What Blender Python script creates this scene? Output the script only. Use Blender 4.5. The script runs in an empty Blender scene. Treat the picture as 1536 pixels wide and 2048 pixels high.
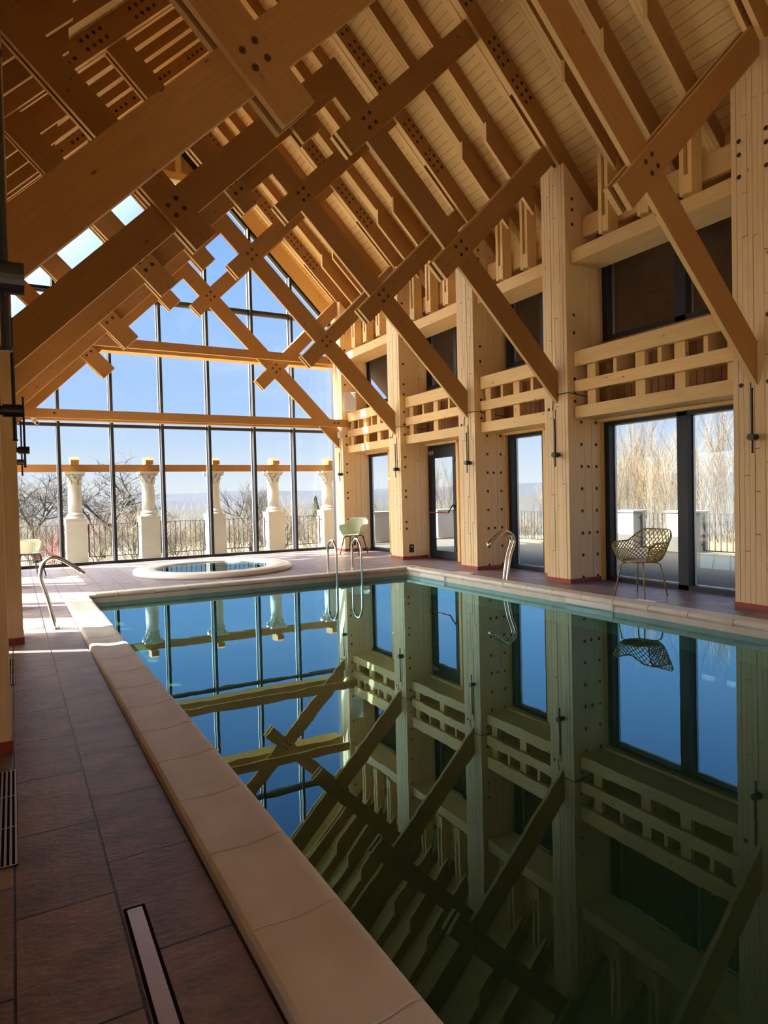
import bpy, math, random
from mathutils import Vector, Matrix
random.seed(7)
R = math.radians
col = bpy.context.scene.collection
scene = bpy.context.scene

# ------------------------------------------------------------------ camera
cam_d = bpy.data.cameras.new('camera'); cam = bpy.data.objects.new('camera', cam_d); col.objects.link(cam)
cam_d.sensor_fit = 'VERTICAL'; cam_d.sensor_height = 36; cam_d.sensor_width = 27
cam_d.lens = 1330.6*36/2048; cam_d.clip_start = .02; cam_d.clip_end = 20000
yaw, pitch, roll = .50897519, -.02528885, -.02376712
cy_, sy_, cp_, sp_ = math.cos(yaw), math.sin(yaw), math.cos(pitch), math.sin(pitch)
fw = Vector((sy_*cp_, cy_*cp_, sp_)); rt = Vector((cy_, -sy_, 0)); up = rt.cross(fw)
c_, s_ = math.cos(roll), math.sin(roll)
rr, uu = rt*c_ + up*s_, up*c_ - rt*s_
cam.matrix_world = Matrix(((rr.x, uu.x, -fw.x, 0), (rr.y, uu.y, -fw.y, 0), (rr.z, uu.z, -fw.z, 1.3), (0, 0, 0, 1)))
scene.camera = cam

# ------------------------------------------------------------------ world, sun, exposure
scene.view_settings.view_transform = 'Standard'; scene.view_settings.look = 'None'
scene.view_settings.gamma = 1; scene.view_settings.use_curve_mapping = False
scene.view_settings.exposure = 0.44
scene.cycles.max_bounces = 10; scene.cycles.diffuse_bounces = 8; scene.cycles.glossy_bounces = 5
scene.cycles.transparent_max_bounces = 14; scene.cycles.transmission_bounces = 6
scene.cycles.caustics_reflective = False; scene.cycles.caustics_refractive = False
scene.cycles.sample_clamp_indirect = 8
try: scene.cycles.use_denoising = True
except Exception: pass
SUN_DIR = Vector((-.591, .314, .743))          # towards the sun
sun_d = bpy.data.lights.new('sun', 'SUN'); sun_d.energy = 24; sun_d.angle = R(.53); sun_d.color = (1, .93, .82)
sun = bpy.data.objects.new('sun', sun_d); col.objects.link(sun)
sun.rotation_euler = SUN_DIR.to_track_quat('Z', 'Y').to_euler()

W = bpy.data.worlds.new('sky'); scene.world = W; W.use_nodes = True
wn = W.node_tree; wn.nodes.clear()
def nd(t, ty, **k):
    n = t.nodes.new(ty)
    for a, b in k.items():
        if a in n.inputs.keys() if isinstance(a, str) else False: n.inputs[a].default_value = b
        else: setattr(n, a, b)
    return n
tc = wn.nodes.new('ShaderNodeTexCoord'); sx = wn.nodes.new('ShaderNodeSeparateXYZ')
rp = wn.nodes.new('ShaderNodeValToRGB'); bg = wn.nodes.new('ShaderNodeBackground'); ow = wn.nodes.new('ShaderNodeOutputWorld')
wn.links.new(tc.outputs['Generated'], sx.inputs[0]); wn.links.new(sx.outputs['Z'], rp.inputs[0])
stops = [(0.0, (.66, .70, .73)), (.045, (.55, .64, .75)), (.13, (.34, .50, .78)), (.30, (.25, .43, .77)), (.55, (.13, .27, .62)), (1.0, (.09, .2, .5))]
els = rp.color_ramp.elements
while len(els) < len(stops): els.new(.5)
for e, (p, c) in zip(els, stops): e.position = p; e.color = (*c, 1)
mp = wn.nodes.new('ShaderNodeMapping'); mp.inputs['Scale'].default_value = (1.2, 1.2, 7)
nz = wn.nodes.new('ShaderNodeTexNoise'); nz.inputs['Scale'].default_value = 2.2; nz.inputs['Detail'].default_value = 5
cr = wn.nodes.new('ShaderNodeValToRGB'); cr.color_ramp.elements[0].position = .52; cr.color_ramp.elements[1].position = .78
cr.color_ramp.elements[1].color = (.22, .22, .22, 1)
mx = wn.nodes.new('ShaderNodeMixRGB'); mx.inputs[2].default_value = (.86, .89, .95, 1)
wn.links.new(tc.outputs['Generated'], mp.inputs[0]); wn.links.new(mp.outputs[0], nz.inputs[0])
wn.links.new(nz.outputs[0], cr.inputs[0]); wn.links.new(cr.outputs[0], mx.inputs[0]); wn.links.new(rp.outputs[0], mx.inputs[1])
# out-of-view sky on the sun's side, boosted beyond natural to fill the interior
dt = wn.nodes.new('ShaderNodeVectorMath'); dt.operation = 'DOT_PRODUCT'; dt.inputs[1].default_value = SUN_DIR
wn.links.new(tc.outputs['Generated'], dt.inputs[0])
au = wn.nodes.new('ShaderNodeMapRange'); au.interpolation_type = 'SMOOTHSTEP'; au.inputs[1].default_value = .42; au.inputs[2].default_value = 1.0; au.inputs[3].default_value = 1.0; au.inputs[4].default_value = 21.0
wn.links.new(dt.outputs['Value'], au.inputs[0]); wn.links.new(au.outputs[0], bg.inputs[1])
am = wn.nodes.new('ShaderNodeMapRange'); am.inputs[1].default_value = .40; am.inputs[2].default_value = .75; wn.links.new(dt.outputs['Value'], am.inputs[0])
aw = wn.nodes.new('ShaderNodeMixRGB'); aw.inputs[2].default_value = (.74, .71, .66, 1); wn.links.new(am.outputs[0], aw.inputs[0]); wn.links.new(mx.outputs[0], aw.inputs[1])
wn.links.new(aw.outputs[0], bg.inputs[0])
wn.links.new(bg.outputs[0], ow.inputs[0])

# ------------------------------------------------------------------ materials
def mat(name, colr, rough=.6, metal=0, noise=0, nscale=8, bump=0, bscale=60, spec=.5):
    m = bpy.data.materials.new(name); m.use_nodes = True; t = m.node_tree; b = t.nodes['Principled BSDF']
    b.inputs['Base Color'].default_value = (*colr, 1); b.inputs['Roughness'].default_value = rough; b.inputs['Metallic'].default_value = metal
    b.inputs['Specular IOR Level'].default_value = spec
    if noise:
        co = t.nodes.new('ShaderNodeTexCoord'); n = t.nodes.new('ShaderNodeTexNoise'); n.inputs['Scale'].default_value = nscale; n.inputs['Detail'].default_value = 5
        r = t.nodes.new('ShaderNodeMixRGB'); r.inputs[1].default_value = (*[c*(1-noise) for c in colr], 1); r.inputs[2].default_value = (*[min(1, c*(1+noise)) for c in colr], 1)
        t.links.new(co.outputs['Object'], n.inputs[0]); t.links.new(n.outputs[0], r.inputs[0]); t.links.new(r.outputs[0], b.inputs['Base Color'])
    if bump:
        co = t.nodes.new('ShaderNodeTexCoord'); n = t.nodes.new('ShaderNodeTexNoise'); n.inputs['Scale'].default_value = bscale; n.inputs['Detail'].default_value = 4
        bp = t.nodes.new('ShaderNodeBump'); bp.inputs['Strength'].default_value = bump; bp.inputs['Distance'].default_value = .01
        t.links.new(co.outputs['Object'], n.inputs[0]); t.links.new(n.outputs[0], bp.inputs['Height']); t.links.new(bp.outputs[0], b.inputs['Normal'])
    return m
def wood(name, base, dark, vary=.10, knots=True, rough=.62):
    m = bpy.data.materials.new(name); m.use_nodes = True; t = m.node_tree; b = t.nodes['Principled BSDF']; L = t.links.new
    b.inputs['Roughness'].default_value = rough; b.inputs['Specular IOR Level'].default_value = .35
    uv = t.nodes.new('ShaderNodeUVMap'); uv.uv_map = 'UVMap'
    oi = t.nodes.new('ShaderNodeObjectInfo')
    ad = t.nodes.new('ShaderNodeVectorMath'); ad.operation = 'ADD'
    cb = t.nodes.new('ShaderNodeCombineXYZ'); mu = t.nodes.new('ShaderNodeMath'); mu.operation = 'MULTIPLY'; mu.inputs[1].default_value = 37
    L(oi.outputs['Random'], mu.inputs[0]); L(mu.outputs[0], cb.inputs[0]); L(mu.outputs[0], cb.inputs[2])
    L(uv.outputs[0], ad.inputs[0]); L(cb.outputs[0], ad.inputs[1])
    m1 = t.nodes.new('ShaderNodeMapping'); m1.inputs['Scale'].default_value = (1.5, 28, 1); L(ad.outputs[0], m1.inputs[0])
    n1 = t.nodes.new('ShaderNodeTexNoise'); n1.inputs['Scale'].default_value = 1.6; n1.inputs['Detail'].default_value = 6; n1.inputs['Roughness'].default_value = .6; L(m1.outputs[0], n1.inputs[0])
    r1 = t.nodes.new('ShaderNodeValToRGB'); r1.color_ramp.elements[0].position = .3; r1.color_ramp.elements[1].position = .7
    r1.color_ramp.elements[0].color = (*dark, 1); r1.color_ramp.elements[1].color = (*base, 1); L(n1.outputs[0], r1.inputs[0])
    hv = t.nodes.new('ShaderNodeHueSaturation'); mr = t.nodes.new('ShaderNodeMapRange'); mr.inputs[3].default_value = 1-vary; mr.inputs[4].default_value = 1+vary
    L(oi.outputs['Random'], mr.inputs[0]); L(mr.outputs[0], hv.inputs['Value']); L(r1.outputs[0], hv.inputs['Color'])
    out = hv.outputs[0]
    if knots:
        m2 = t.nodes.new('ShaderNodeMapping'); m2.inputs['Scale'].default_value = (3.0, 7, 3); L(ad.outputs[0], m2.inputs[0])
        v = t.nodes.new('ShaderNodeTexVoronoi'); v.inputs['Scale'].default_value = 1.0; L(m2.outputs[0], v.inputs[0])
        r2 = t.nodes.new('ShaderNodeValToRGB'); r2.color_ramp.elements[0].position = .04; r2.color_ramp.elements[1].position = .09
        L(v.outputs['Distance'], r2.inputs[0])
        mk = t.nodes.new('ShaderNodeMixRGB'); mk.blend_type = 'MIX'; L(r2.outputs[0], mk.inputs[0]); mk.inputs[1].default_value = (dark[0]*.45, dark[1]*.4, dark[2]*.35, 1); L(out, mk.inputs[2]); out = mk.outputs[0]
    L(out, b.inputs['Base Color'])
    bp = t.nodes.new('ShaderNodeBump'); bp.inputs['Strength'].default_value = .12; bp.inputs['Distance'].default_value = .004; L(n1.outputs[0], bp.inputs['Height']); L(bp.outputs[0], b.inputs['Normal'])
    return m
M = {}
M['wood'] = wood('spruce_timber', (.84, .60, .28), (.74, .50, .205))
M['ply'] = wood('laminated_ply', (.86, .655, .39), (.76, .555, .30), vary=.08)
M['shadewood'] = wood('shaded_timber_face', (.43, .232, .085), (.37, .19, .062), vary=.06)  # same timber; shade on the broad faces put into the colour
M['panel'] = wood('reddish_shaded_back_boards', (.36, .19, .075), (.28, .14, .05))  # reddish boards, with the recess shade behind the lattice put into the colour
M['eave_shade'] = wood('eave_shade_wood', (.10, .048, .022), (.07, .034, .016))
M['joint'] = mat('dark_joint', (.09, .045, .02), .9)
M['black'] = mat('black_metal', (.018, .019, .022), .35, .3)
M['frame'] = mat('anthracite_frame', (.020, .022, .030), .5, 0, spec=.3)
M['bolt'] = mat('dark_steel_bolt', (.05, .05, .055), .45, .7)
M['steel'] = mat('polished_steel', (.62, .60, .56), .16, 1)
M['brushed'] = mat('brushed_steel', (.55, .50, .48), .38, 1)
M['white'] = mat('white_plastic', (.74, .74, .72), .4)
M['plaster'] = mat('white_stone', (.40, .385, .35), .75, noise=.06, nscale=5, bump=.15, bscale=30)
M['red'] = mat('red_skirting_tape', (.30, .045, .025), .5, noise=.15, nscale=20)
M['gold'] = mat('ochre_plastic', (.37, .28, .035), .35)
M['green'] = mat('pale_green_plastic', (.44, .52, .40), .35)
M['dkleg'] = mat('dark_chair_leg', (.03, .02, .018), .4)
M['grate'] = mat('grate_metal', (.42, .41, .40), .4, .8)
M['redbar'] = mat('red_push_bar', (.45, .03, .025), .4)
M['terrace'] = mat('grey_terrace_paving', (.040, .038, .031), .85, noise=.15, nscale=12, bump=.2, bscale=40)
M['rail'] = mat('dark_railing_metal', (.05, .052, .055), .5, .4)
M['grass'] = mat('dry_winter_grass', (.075, .060, .034), .95, noise=.35, nscale=1.2)
M['bark'] = mat('grey_bark', (.05, .042, .034), .9)
M['twig'] = mat('tan_twigs', (.13, .10, .06), .9)
M['bush'] = mat('brown_twigs', (.13, .105, .072), .9)
M['pinktwig'] = mat('reddish_twigs', (.20, .06, .065), .9)
M['fir'] = mat('dark_evergreen', (.02, .035, .016), .9)
M['orange'] = wood('orange_pergola_timber', (.26, .115, .03), (.20, .085, .02))
M['cable'] = mat('black_cable', (.010, .008, .008), .9, spec=.1)

# floor tiles
def tiles(name):
    m = bpy.data.materials.new(name); m.use_nodes = True; t = m.node_tree; b = t.nodes['Principled BSDF']; L = t.links.new
    co = t.nodes.new('ShaderNodeTexCoord'); s = t.nodes.new('ShaderNodeSeparateXYZ'); L(co.outputs['Object'], s.inputs[0])
    c = t.nodes.new('ShaderNodeCombineXYZ')
    a1 = t.nodes.new('ShaderNodeMath'); a1.operation = 'SUBTRACT'; a1.inputs[1].default_value = 3.149-5.8-.002; L(s.outputs['Y'], a1.inputs[0])
    a2 = t.nodes.new('ShaderNodeMath'); a2.operation = 'SUBTRACT'; a2.inputs[1].default_value = -.0365-.2925*6; L(s.outputs['X'], a2.inputs[0])
    L(a1.outputs[0], c.inputs[0]); L(a2.outputs[0], c.inputs[1])
    br = t.nodes.new('ShaderNodeTexBrick'); br.offset = .36; br.offset_frequency = 2; br.squash = 1
    for k, v in dict(Scale=1.0).items(): br.inputs[k].default_value = v
    br.inputs['Mortar Size'].default_value = .0045; br.inputs['Mortar Smooth'].default_value = .25
    br.inputs['Brick Width'].default_value = .58; br.inputs['Row Height'].default_value = .2925; br.inputs['Bias'].default_value = -.1
    br.inputs['Color1'].default_value = (.25, .200, .200, 1); br.inputs['Color2'].default_value = (.185, .155, .168, 1); br.inputs['Mortar'].default_value = (.012, .008, .007, 1)
    L(c.outputs[0], br.inputs[0])
    n = t.nodes.new('ShaderNodeTexNoise'); n.inputs['Scale'].default_value = 3.5; n.inputs['Detail'].default_value = 8; n.inputs['Roughness'].default_value = .65
    mp = t.nodes.new('ShaderNodeMapping'); mp.inputs['Scale'].default_value = (1, 1.7, 1); L(co.outputs['Object'], mp.inputs[0]); L(mp.outputs[0], n.inputs[0])
    r = t.nodes.new('ShaderNodeValToRGB'); r.color_ramp.elements[0].position = .3; r.color_ramp.elements[1].position = .75
    r.color_ramp.elements[0].color = (.50, .52, .58, 1); r.color_ramp.elements[1].color = (1.45, 1.25, 1.12, 1); L(n.outputs[0], r.inputs[0])
    mx = t.nodes.new('ShaderNodeMixRGB'); mx.blend_type = 'MULTIPLY'; mx.inputs[0].default_value = 1; L(br.outputs['Color'], mx.inputs[1]); L(r.outputs[0], mx.inputs[2])
    L(mx.outputs[0], b.inputs['Base Color'])
    b.inputs['Roughness'].default_value = .42; b.inputs['Specular IOR Level'].default_value = .38
    n2 = t.nodes.new('ShaderNodeTexNoise'); n2.inputs['Scale'].default_value = 30; n2.inputs['Detail'].default_value = 8; L(mp.outputs[0], n2.inputs[0])
    inv = t.nodes.new('ShaderNodeMath'); inv.operation = 'MULTIPLY_ADD'; inv.inputs[1].default_value = -1.6; L(br.outputs['Fac'], inv.inputs[0]); L(n2.outputs[0], inv.inputs[2])
    bp = t.nodes.new('ShaderNodeBump'); bp.inputs['Strength'].default_value = .9; bp.inputs['Distance'].default_value = .004; L(inv.outputs[0], bp.inputs['Height']); L(bp.outputs[0], b.inputs['Normal'])
    return m
M['tile'] = tiles('terracotta_slate_tile')
M['stone'] = mat('cast_stone_coping', (.60, .57, .50), .5, noise=.20, nscale=5, bump=.12, bscale=70)
M['mortar'] = mat('coping_mortar', (.14, .10, .08), .9)

def pooltile():
    m = bpy.data.materials.new('pool_floor_tile'); m.use_nodes = True; t = m.node_tree; b = t.nodes['Principled BSDF']; L = t.links.new
    co = t.nodes.new('ShaderNodeTexCoord'); br = t.nodes.new('ShaderNodeTexBrick')
    br.inputs['Scale'].default_value = 1; br.inputs['Brick Width'].default_value = 1.3; br.inputs['Row Height'].default_value = .8; br.inputs['Mortar Size'].default_value = .012; br.offset = .0
    br.inputs['Color1'].default_value = (.23, .28, .18, 1); br.inputs['Color2'].default_value = (.205, .255, .165, 1); br.inputs['Mortar'].default_value = (.12, .16, .11, 1)
    L(co.outputs['Object'], br.inputs[0]); L(br.outputs[0], b.inputs['Base Color']); b.inputs['Roughness'].default_value = .8
    return m
M['pool'] = pooltile()

def schlick(t, r0, bump=None, pw=5):
    L = t.links.new; g = t.nodes.new('ShaderNodeNewGeometry'); d = t.nodes.new('ShaderNodeVectorMath'); d.operation = 'DOT_PRODUCT'
    L(g.outputs['Incoming'], d.inputs[0]); L(bump if bump else g.outputs['Normal'], d.inputs[1])
    a = t.nodes.new('ShaderNodeMath'); a.operation = 'ABSOLUTE'; L(d.outputs['Value'], a.inputs[0])
    b = t.nodes.new('ShaderNodeMath'); b.operation = 'SUBTRACT'; b.inputs[0].default_value = 1; L(a.outputs[0], b.inputs[1])
    c = t.nodes.new('ShaderNodeMath'); c.operation = 'POWER'; c.inputs[1].default_value = pw; L(b.outputs[0], c.inputs[0])
    e = t.nodes.new('ShaderNodeMath'); e.operation = 'MULTIPLY_ADD'; e.inputs[1].default_value = 1-r0; e.inputs[2].default_value = r0; L(c.outputs[0], e.inputs[0])
    return e.outputs[0]
def water(name, tint, bump=.06, gc=(.42, .76, .92), r0=.02):
    m = bpy.data.materials.new(name); m.use_nodes = True; t = m.node_tree; L = t.links.new; t.nodes.clear()
    o = t.nodes.new('ShaderNodeOutputMaterial'); mixs = t.nodes.new('ShaderNodeMixShader')
    gl = t.nodes.new('ShaderNodeBsdfGlossy'); gl.inputs['Roughness'].default_value = 0.0; gl.inputs['Color'].default_value = (*gc, 1)
    tr = t.nodes.new('ShaderNodeBsdfTransparent'); tr.inputs[0].default_value = (*tint, 1)
    co = t.nodes.new('ShaderNodeTexCoord')
    mp = t.nodes.new('ShaderNodeMapping'); mp.inputs['Scale'].default_value = (1, 1, 1); L(co.outputs['Object'], mp.inputs[0])
    n = t.nodes.new('ShaderNodeTexNoise'); n.inputs['Scale'].default_value = 3.0; n.inputs['Detail'].default_value = 2.0; L(mp.outputs[0], n.inputs[0])
    n2 = t.nodes.new('ShaderNodeTexNoise'); n2.inputs['Scale'].default_value = 26; n2.inputs['Detail'].default_value = 2.0; L(mp.outputs[0], n2.inputs[0])
    # patches of fine ripples
    n3 = t.nodes.new('ShaderNodeTexNoise'); n3.inputs['Scale'].default_value = .55; L(mp.outputs[0], n3.inputs[0])
    r3 = t.nodes.new('ShaderNodeValToRGB'); r3.color_ramp.elements[0].position = .52; r3.color_ramp.elements[1].position = .68; L(n3.outputs[0], r3.inputs[0])
    mu = t.nodes.new('ShaderNodeMath'); mu.operation = 'MULTIPLY'; L(r3.outputs[0], mu.inputs[0]); L(n2.outputs[0], mu.inputs[1])
    m2 = t.nodes.new('ShaderNodeMath'); m2.operation = 'MULTIPLY_ADD'; m2.inputs[1].default_value = .22; L(mu.outputs[0], m2.inputs[0]); L(n.outputs[0], m2.inputs[2])
    bp = t.nodes.new('ShaderNodeBump'); bp.inputs['Strength'].default_value = bump; bp.inputs['Distance'].default_value = .03; L(m2.outputs[0], bp.inputs['Height'])
    L(bp.outputs[0], gl.inputs['Normal'])
    L(schlick(t, r0, bp.outputs[0], 3.1), mixs.inputs[0]); L(tr.outputs[0], mixs.inputs[1]); L(gl.outputs[0], mixs.inputs[2]); L(mixs.outputs[0], o.inputs[0])
    return m
M['water'] = water('pool_water', (.40, .72, .57), bump=.012)
M['tubwater'] = water('hot_tub_water', (.80, .95, .95), .02, (.95, .98, 1))
def glassmat(name, ior=.03, tint=(.96, .98, .97)):
    m = bpy.data.materials.new(name); m.use_nodes = True; t = m.node_tree; L = t.links.new; t.nodes.clear()
    o = t.nodes.new('ShaderNodeOutputMaterial'); mixs = t.nodes.new('ShaderNodeMixShader')
    gl = t.nodes.new('ShaderNodeBsdfGlossy'); gl.inputs['Roughness'].default_value = .01
    tr = t.nodes.new('ShaderNodeBsdfTransparent'); tr.inputs[0].default_value = (*tint, 1)
    L(schlick(t, ior), mixs.inputs[0]); L(tr.outputs[0], mixs.inputs[1]); L(gl.outputs[0], mixs.inputs[2]); L(mixs.outputs[0], o.inputs[0])
    return m
M['glass'] = glassmat('window_glass')

def deckmat():
    m = bpy.data.materials.new('roof_deck_boards'); m.use_nodes = True; t = m.node_tree; b = t.nodes['Principled BSDF']; L = t.links.new
    uv = t.nodes.new('ShaderNodeUVMap'); uv.uv_map = 'UVMap'
    br = t.nodes.new('ShaderNodeTexBrick'); br.offset = .0
    br.inputs['Scale'].default_value = 1; br.inputs['Brick Width'].default_value = 9; br.inputs['Row Height'].default_value = .125; br.inputs['Mortar Size'].default_value = .0035
    br.inputs['Color1'].default_value = (.88, .63, .27, 1); br.inputs['Color2'].default_value = (.82, .575, .235, 1); br.inputs['Mortar'].default_value = (.28, .15, .06, 1)
    L(uv.outputs[0], br.inputs[0])
    mp = t.nodes.new('ShaderNodeMapping'); mp.inputs['Scale'].default_value = (2, 24, 1); L(uv.outputs[0], mp.inputs[0])
    n = t.nodes.new('ShaderNodeTexNoise'); n.inputs['Scale'].default_value = 1.5; n.inputs['Detail'].default_value = 5; L(mp.outputs[0], n.inputs[0])
    r = t.nodes.new('ShaderNodeValToRGB'); r.color_ramp.elements[0].color = (.8, .8, .8, 1); r.color_ramp.elements[1].color = (1.1, 1.1, 1.1, 1); L(n.outputs[0], r.inputs[0])
    mx = t.nodes.new('ShaderNodeMixRGB'); mx.blend_type = 'MULTIPLY'; mx.inputs[0].default_value = 1; L(br.outputs[0], mx.inputs[1]); L(r.outputs[0], mx.inputs[2]); L(mx.outputs[0], b.inputs['Base Color'])
    b.inputs['Roughness'].default_value = .6
    return m
M['deck'] = deckmat()

# ------------------------------------------------------------------ geometry helpers
def merge_smooth(me, ang=34):
    import bmesh
    bm = bmesh.new(); bm.from_mesh(me); bmesh.ops.remove_doubles(bm, verts=bm.verts, dist=.0002)
    for f in bm.faces: f.smooth = True
    for e in bm.edges:
        if len(e.link_faces) == 2 and e.calc_face_angle(0) > math.radians(ang): e.smooth = False
    bm.to_mesh(me); bm.free(); me.update()
class MB:
    """collects faces; every face gets a UV laid along the member's axis"""
    def __init__(s): s.v = []; s.f = []; s.uv = []; s.m = []
    def face(s, pts, axis=(0, 0, 1), mi=0):
        i = len(s.v); s.v += [tuple(p) for p in pts]; s.f.append(list(range(i, i+len(pts)))); s.m.append(mi)
        A = Vector(axis).normalized(); P = [Vector(p) for p in pts]
        n = (P[1]-P[0]).cross(P[2]-P[0]); n = n.normalized() if n.length > 1e-9 else Vector((0, 0, 1))
        Bv = A.cross(n)
        if Bv.length < .3:
            A2 = Vector((0, 1, 0)) if abs(n.y) < .9 else Vector((1, 0, 0)); Bv = A2.cross(n); A_ = A2
        else: A_ = A
        Bv.normalize()
        s.uv.append([(p.dot(A_), p.dot(Bv)) for p in P])
    def prism(s, poly, y0, y1, axis=(0, 0, 1), plane='xz', mi=0, side=None):
        """poly: 2D points, extruded; plane xz along y, or yz along x, or xy along z. side: material index of the rim faces"""
        a = sum(poly[i][0]*poly[(i+1) % len(poly)][1]-poly[(i+1) % len(poly)][0]*poly[i][1] for i in range(len(poly)))
        if a < 0: poly = poly[::-1]
        if plane == 'xz': f = lambda p, t: (p[0], t, p[1])
        elif plane == 'yz': f = lambda p, t: (t, p[0], p[1])
        else: f = lambda p, t: (p[0], p[1], t)
        fl = plane == 'xz'
        n = len(poly); side = mi if side is None else side
        lo = [f(p, y0) for p in poly]; hi = [f(p, y1) for p in poly]
        s.face(lo if fl else lo[::-1], axis, mi); s.face(hi[::-1] if fl else hi, axis, mi)
        for i in range(n):
            j = (i+1) % n
            q = [lo[i], lo[j], hi[j], hi[i]]
            s.face(q[::-1] if fl else q, axis, side)
    def box(s, x0, x1, y0, y1, z0, z1, axis=(0, 0, 1), mi=0, side=None):
        s.prism([(x0, z0), (x1, z0), (x1, z1), (x0, z1)], y0, y1, axis, 'xz', mi, side)
    def tube(s, pts, r, n=8, mi=0, caps=True):
        pts = [Vector(p) for p in pts]; rs = r if isinstance(r, (list, tuple)) else [r]*len(pts); rings = []
        prev = None
        for i, p in enumerate(pts):
            d = (pts[min(i+1, len(pts)-1)]-pts[max(i-1, 0)]).normalized()
            if prev is None: u = d.orthogonal().normalized()
            else: u = (prev - d*prev.dot(d)); u = u.normalized() if u.length > 1e-6 else d.orthogonal().normalized()
            prev = u; w = d.cross(u)
            rings.append([p+(u*math.cos(2*math.pi*k/n)+w*math.sin(2*math.pi*k/n))*rs[i] for k in range(n)])
        b = len(s.v)
        for rg in rings: s.v += [tuple(q) for q in rg]
        for i in range(len(rings)-1):
            for k in range(n):
                a = b+i*n+k; c = b+i*n+(k+1) % n
                s.f.append([a, c, c+n, a+n]); s.m.append(mi); s.uv.append([(i, k), (i, k+1), (i+1, k+1), (i+1, k)])
        if caps:
            s.f.append([b+k for k in range(n)][::-1]); s.m.append(mi); s.uv.append([(0, 0)]*n)
            s.f.append([b+(len(rings)-1)*n+k for k in range(n)]); s.m.append(mi); s.uv.append([(0, 0)]*n)
    def lathe(s, prof, c=(0, 0), n=24, mi=0, axis='z', rx=1, ry=1):
        b = len(s.v)
        for (r, z) in prof:
            for k in range(n):
                a = 2*math.pi*k/n
                if axis == 'z': s.v.append((c[0]+r*rx*math.cos(a), c[1]+r*ry*math.sin(a), z))
                elif axis == 'x': s.v.append((z, c[0]+r*math.cos(a), c[1]+r*math.sin(a)))
                else: s.v.append((c[0]+r*math.cos(a), z, c[1]+r*math.sin(a)))
        for i in range(len(prof)-1):
            for k in range(n):
                a = b+i*n+k; d = b+i*n+(k+1) % n
                s.f.append([a, d, d+n, a+n]); s.m.append(mi); s.uv.append([(0, 0)]*4)
        if prof[0][0] > 1e-6: s.f.append([b+k for k in range(n)][::-1]); s.m.append(mi); s.uv.append([(0, 0)]*n)
        if prof[-1][0] > 1e-6: s.f.append([b+(len(prof)-1)*n+k for k in range(n)]); s.m.append(mi); s.uv.append([(0, 0)]*n)
    def mesh(s, name, mats, smooth=False):
        me = bpy.data.meshes.new(name); me.from_pydata(s.v, [], s.f)
        for m in (mats if isinstance(mats, (list, tuple)) else [mats]): me.materials.append(m)
        me.polygons.foreach_set('material_index', s.m)
        ul = me.uv_layers.new(name='UVMap'); flat = [c for f in s.uv for p in f for c in p]
        ul.data.foreach_set('uv', flat)
        if smooth: me.polygons.foreach_set('use_smooth', [True]*len(s.f))
        me.update(); return me
    def build(s, name, mats, parent=None, smooth=False, label=None):
        o = bpy.data.objects.new(name, s.mesh(name, mats, smooth)); col.objects.link(o)
        if smooth == 'auto': pass
        if parent: o.parent = parent
        if label: o['label'] = label
        return o
def tag(o, label=None, cat=None, group=None, kind=None):
    if label: o['label'] = label
    if cat: o['category'] = cat
    if group: o['group'] = group
    if kind: o['kind'] = kind
    return o
def empty(name, loc=(0, 0, 0), rz=0, label=None, cat=None, group=None):
    o = bpy.data.objects.new(name, None); col.objects.link(o); o.location = loc; o.rotation_euler.z = rz; o.empty_display_size = .1
    return tag(o, label, cat, group)
def copy_tree(o, parent=None, kids=None):
    if kids is None: kids = {}
    c = o.copy(); col.objects.link(c); c.parent = parent
    for ch in list(o.children): copy_tree(ch, c)
    return c
def struct(name, mb, m, smooth=False):
    return tag(mb.build(name, m, None, smooth), kind='structure')
def put(me, name, parent, loc, rot=None):
    o = bpy.data.objects.new(name, me); col.objects.link(o); o.parent = parent; o.location = loc
    if rot: o.rotation_euler = rot
    return o
# bolt meshes: washer recess + nut, facing -Y, -X
def boltmesh(axis):
    b = MB(); s = -1
    b.lathe([(0, .004*s), (.012, .004*s), (.012, .0045*s), (.022, .0045*s), (.024, .0025*s), (.024, .001)] if True else [], (0, 0), 12, 0, axis)
    b.lathe([(.009, .001), (.009, -.009), (0, -.009)], (0, 0), 6, 1, axis)
    return b.mesh('bolt', [M['joint'], M['bolt']])
BOLT_Y = boltmesh('y'); BOLT_X = boltmesh('x')

S2 = math.sqrt(2)
def bar45(mb, ca, t0, t1, half, y0, y1, kind='A', mi=0, side=None):
    """45 degree member. kind A: runs down-right, x+z=ca, t = z-x. kind B: z-x=ca, t = x+z.  half = half width in x+z units"""
    pts = []
    if kind == 'A':
        for (s, t) in ((ca-half, t0), (ca+half, t0), (ca+half, t1), (ca-half, t1)): pts.append(((s-t)/2, (s+t)/2))
        ax = (1, 0, -1)
    else:
        for (d, t) in ((ca-half, t0), (ca+half, t0), (ca+half, t1), (ca-half, t1)): pts.append(((t-d)/2, (t+d)/2))
        ax = (1, 0, 1)
    mb.prism(pts, y0, y1, ax, 'xz', mi, side)

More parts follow.
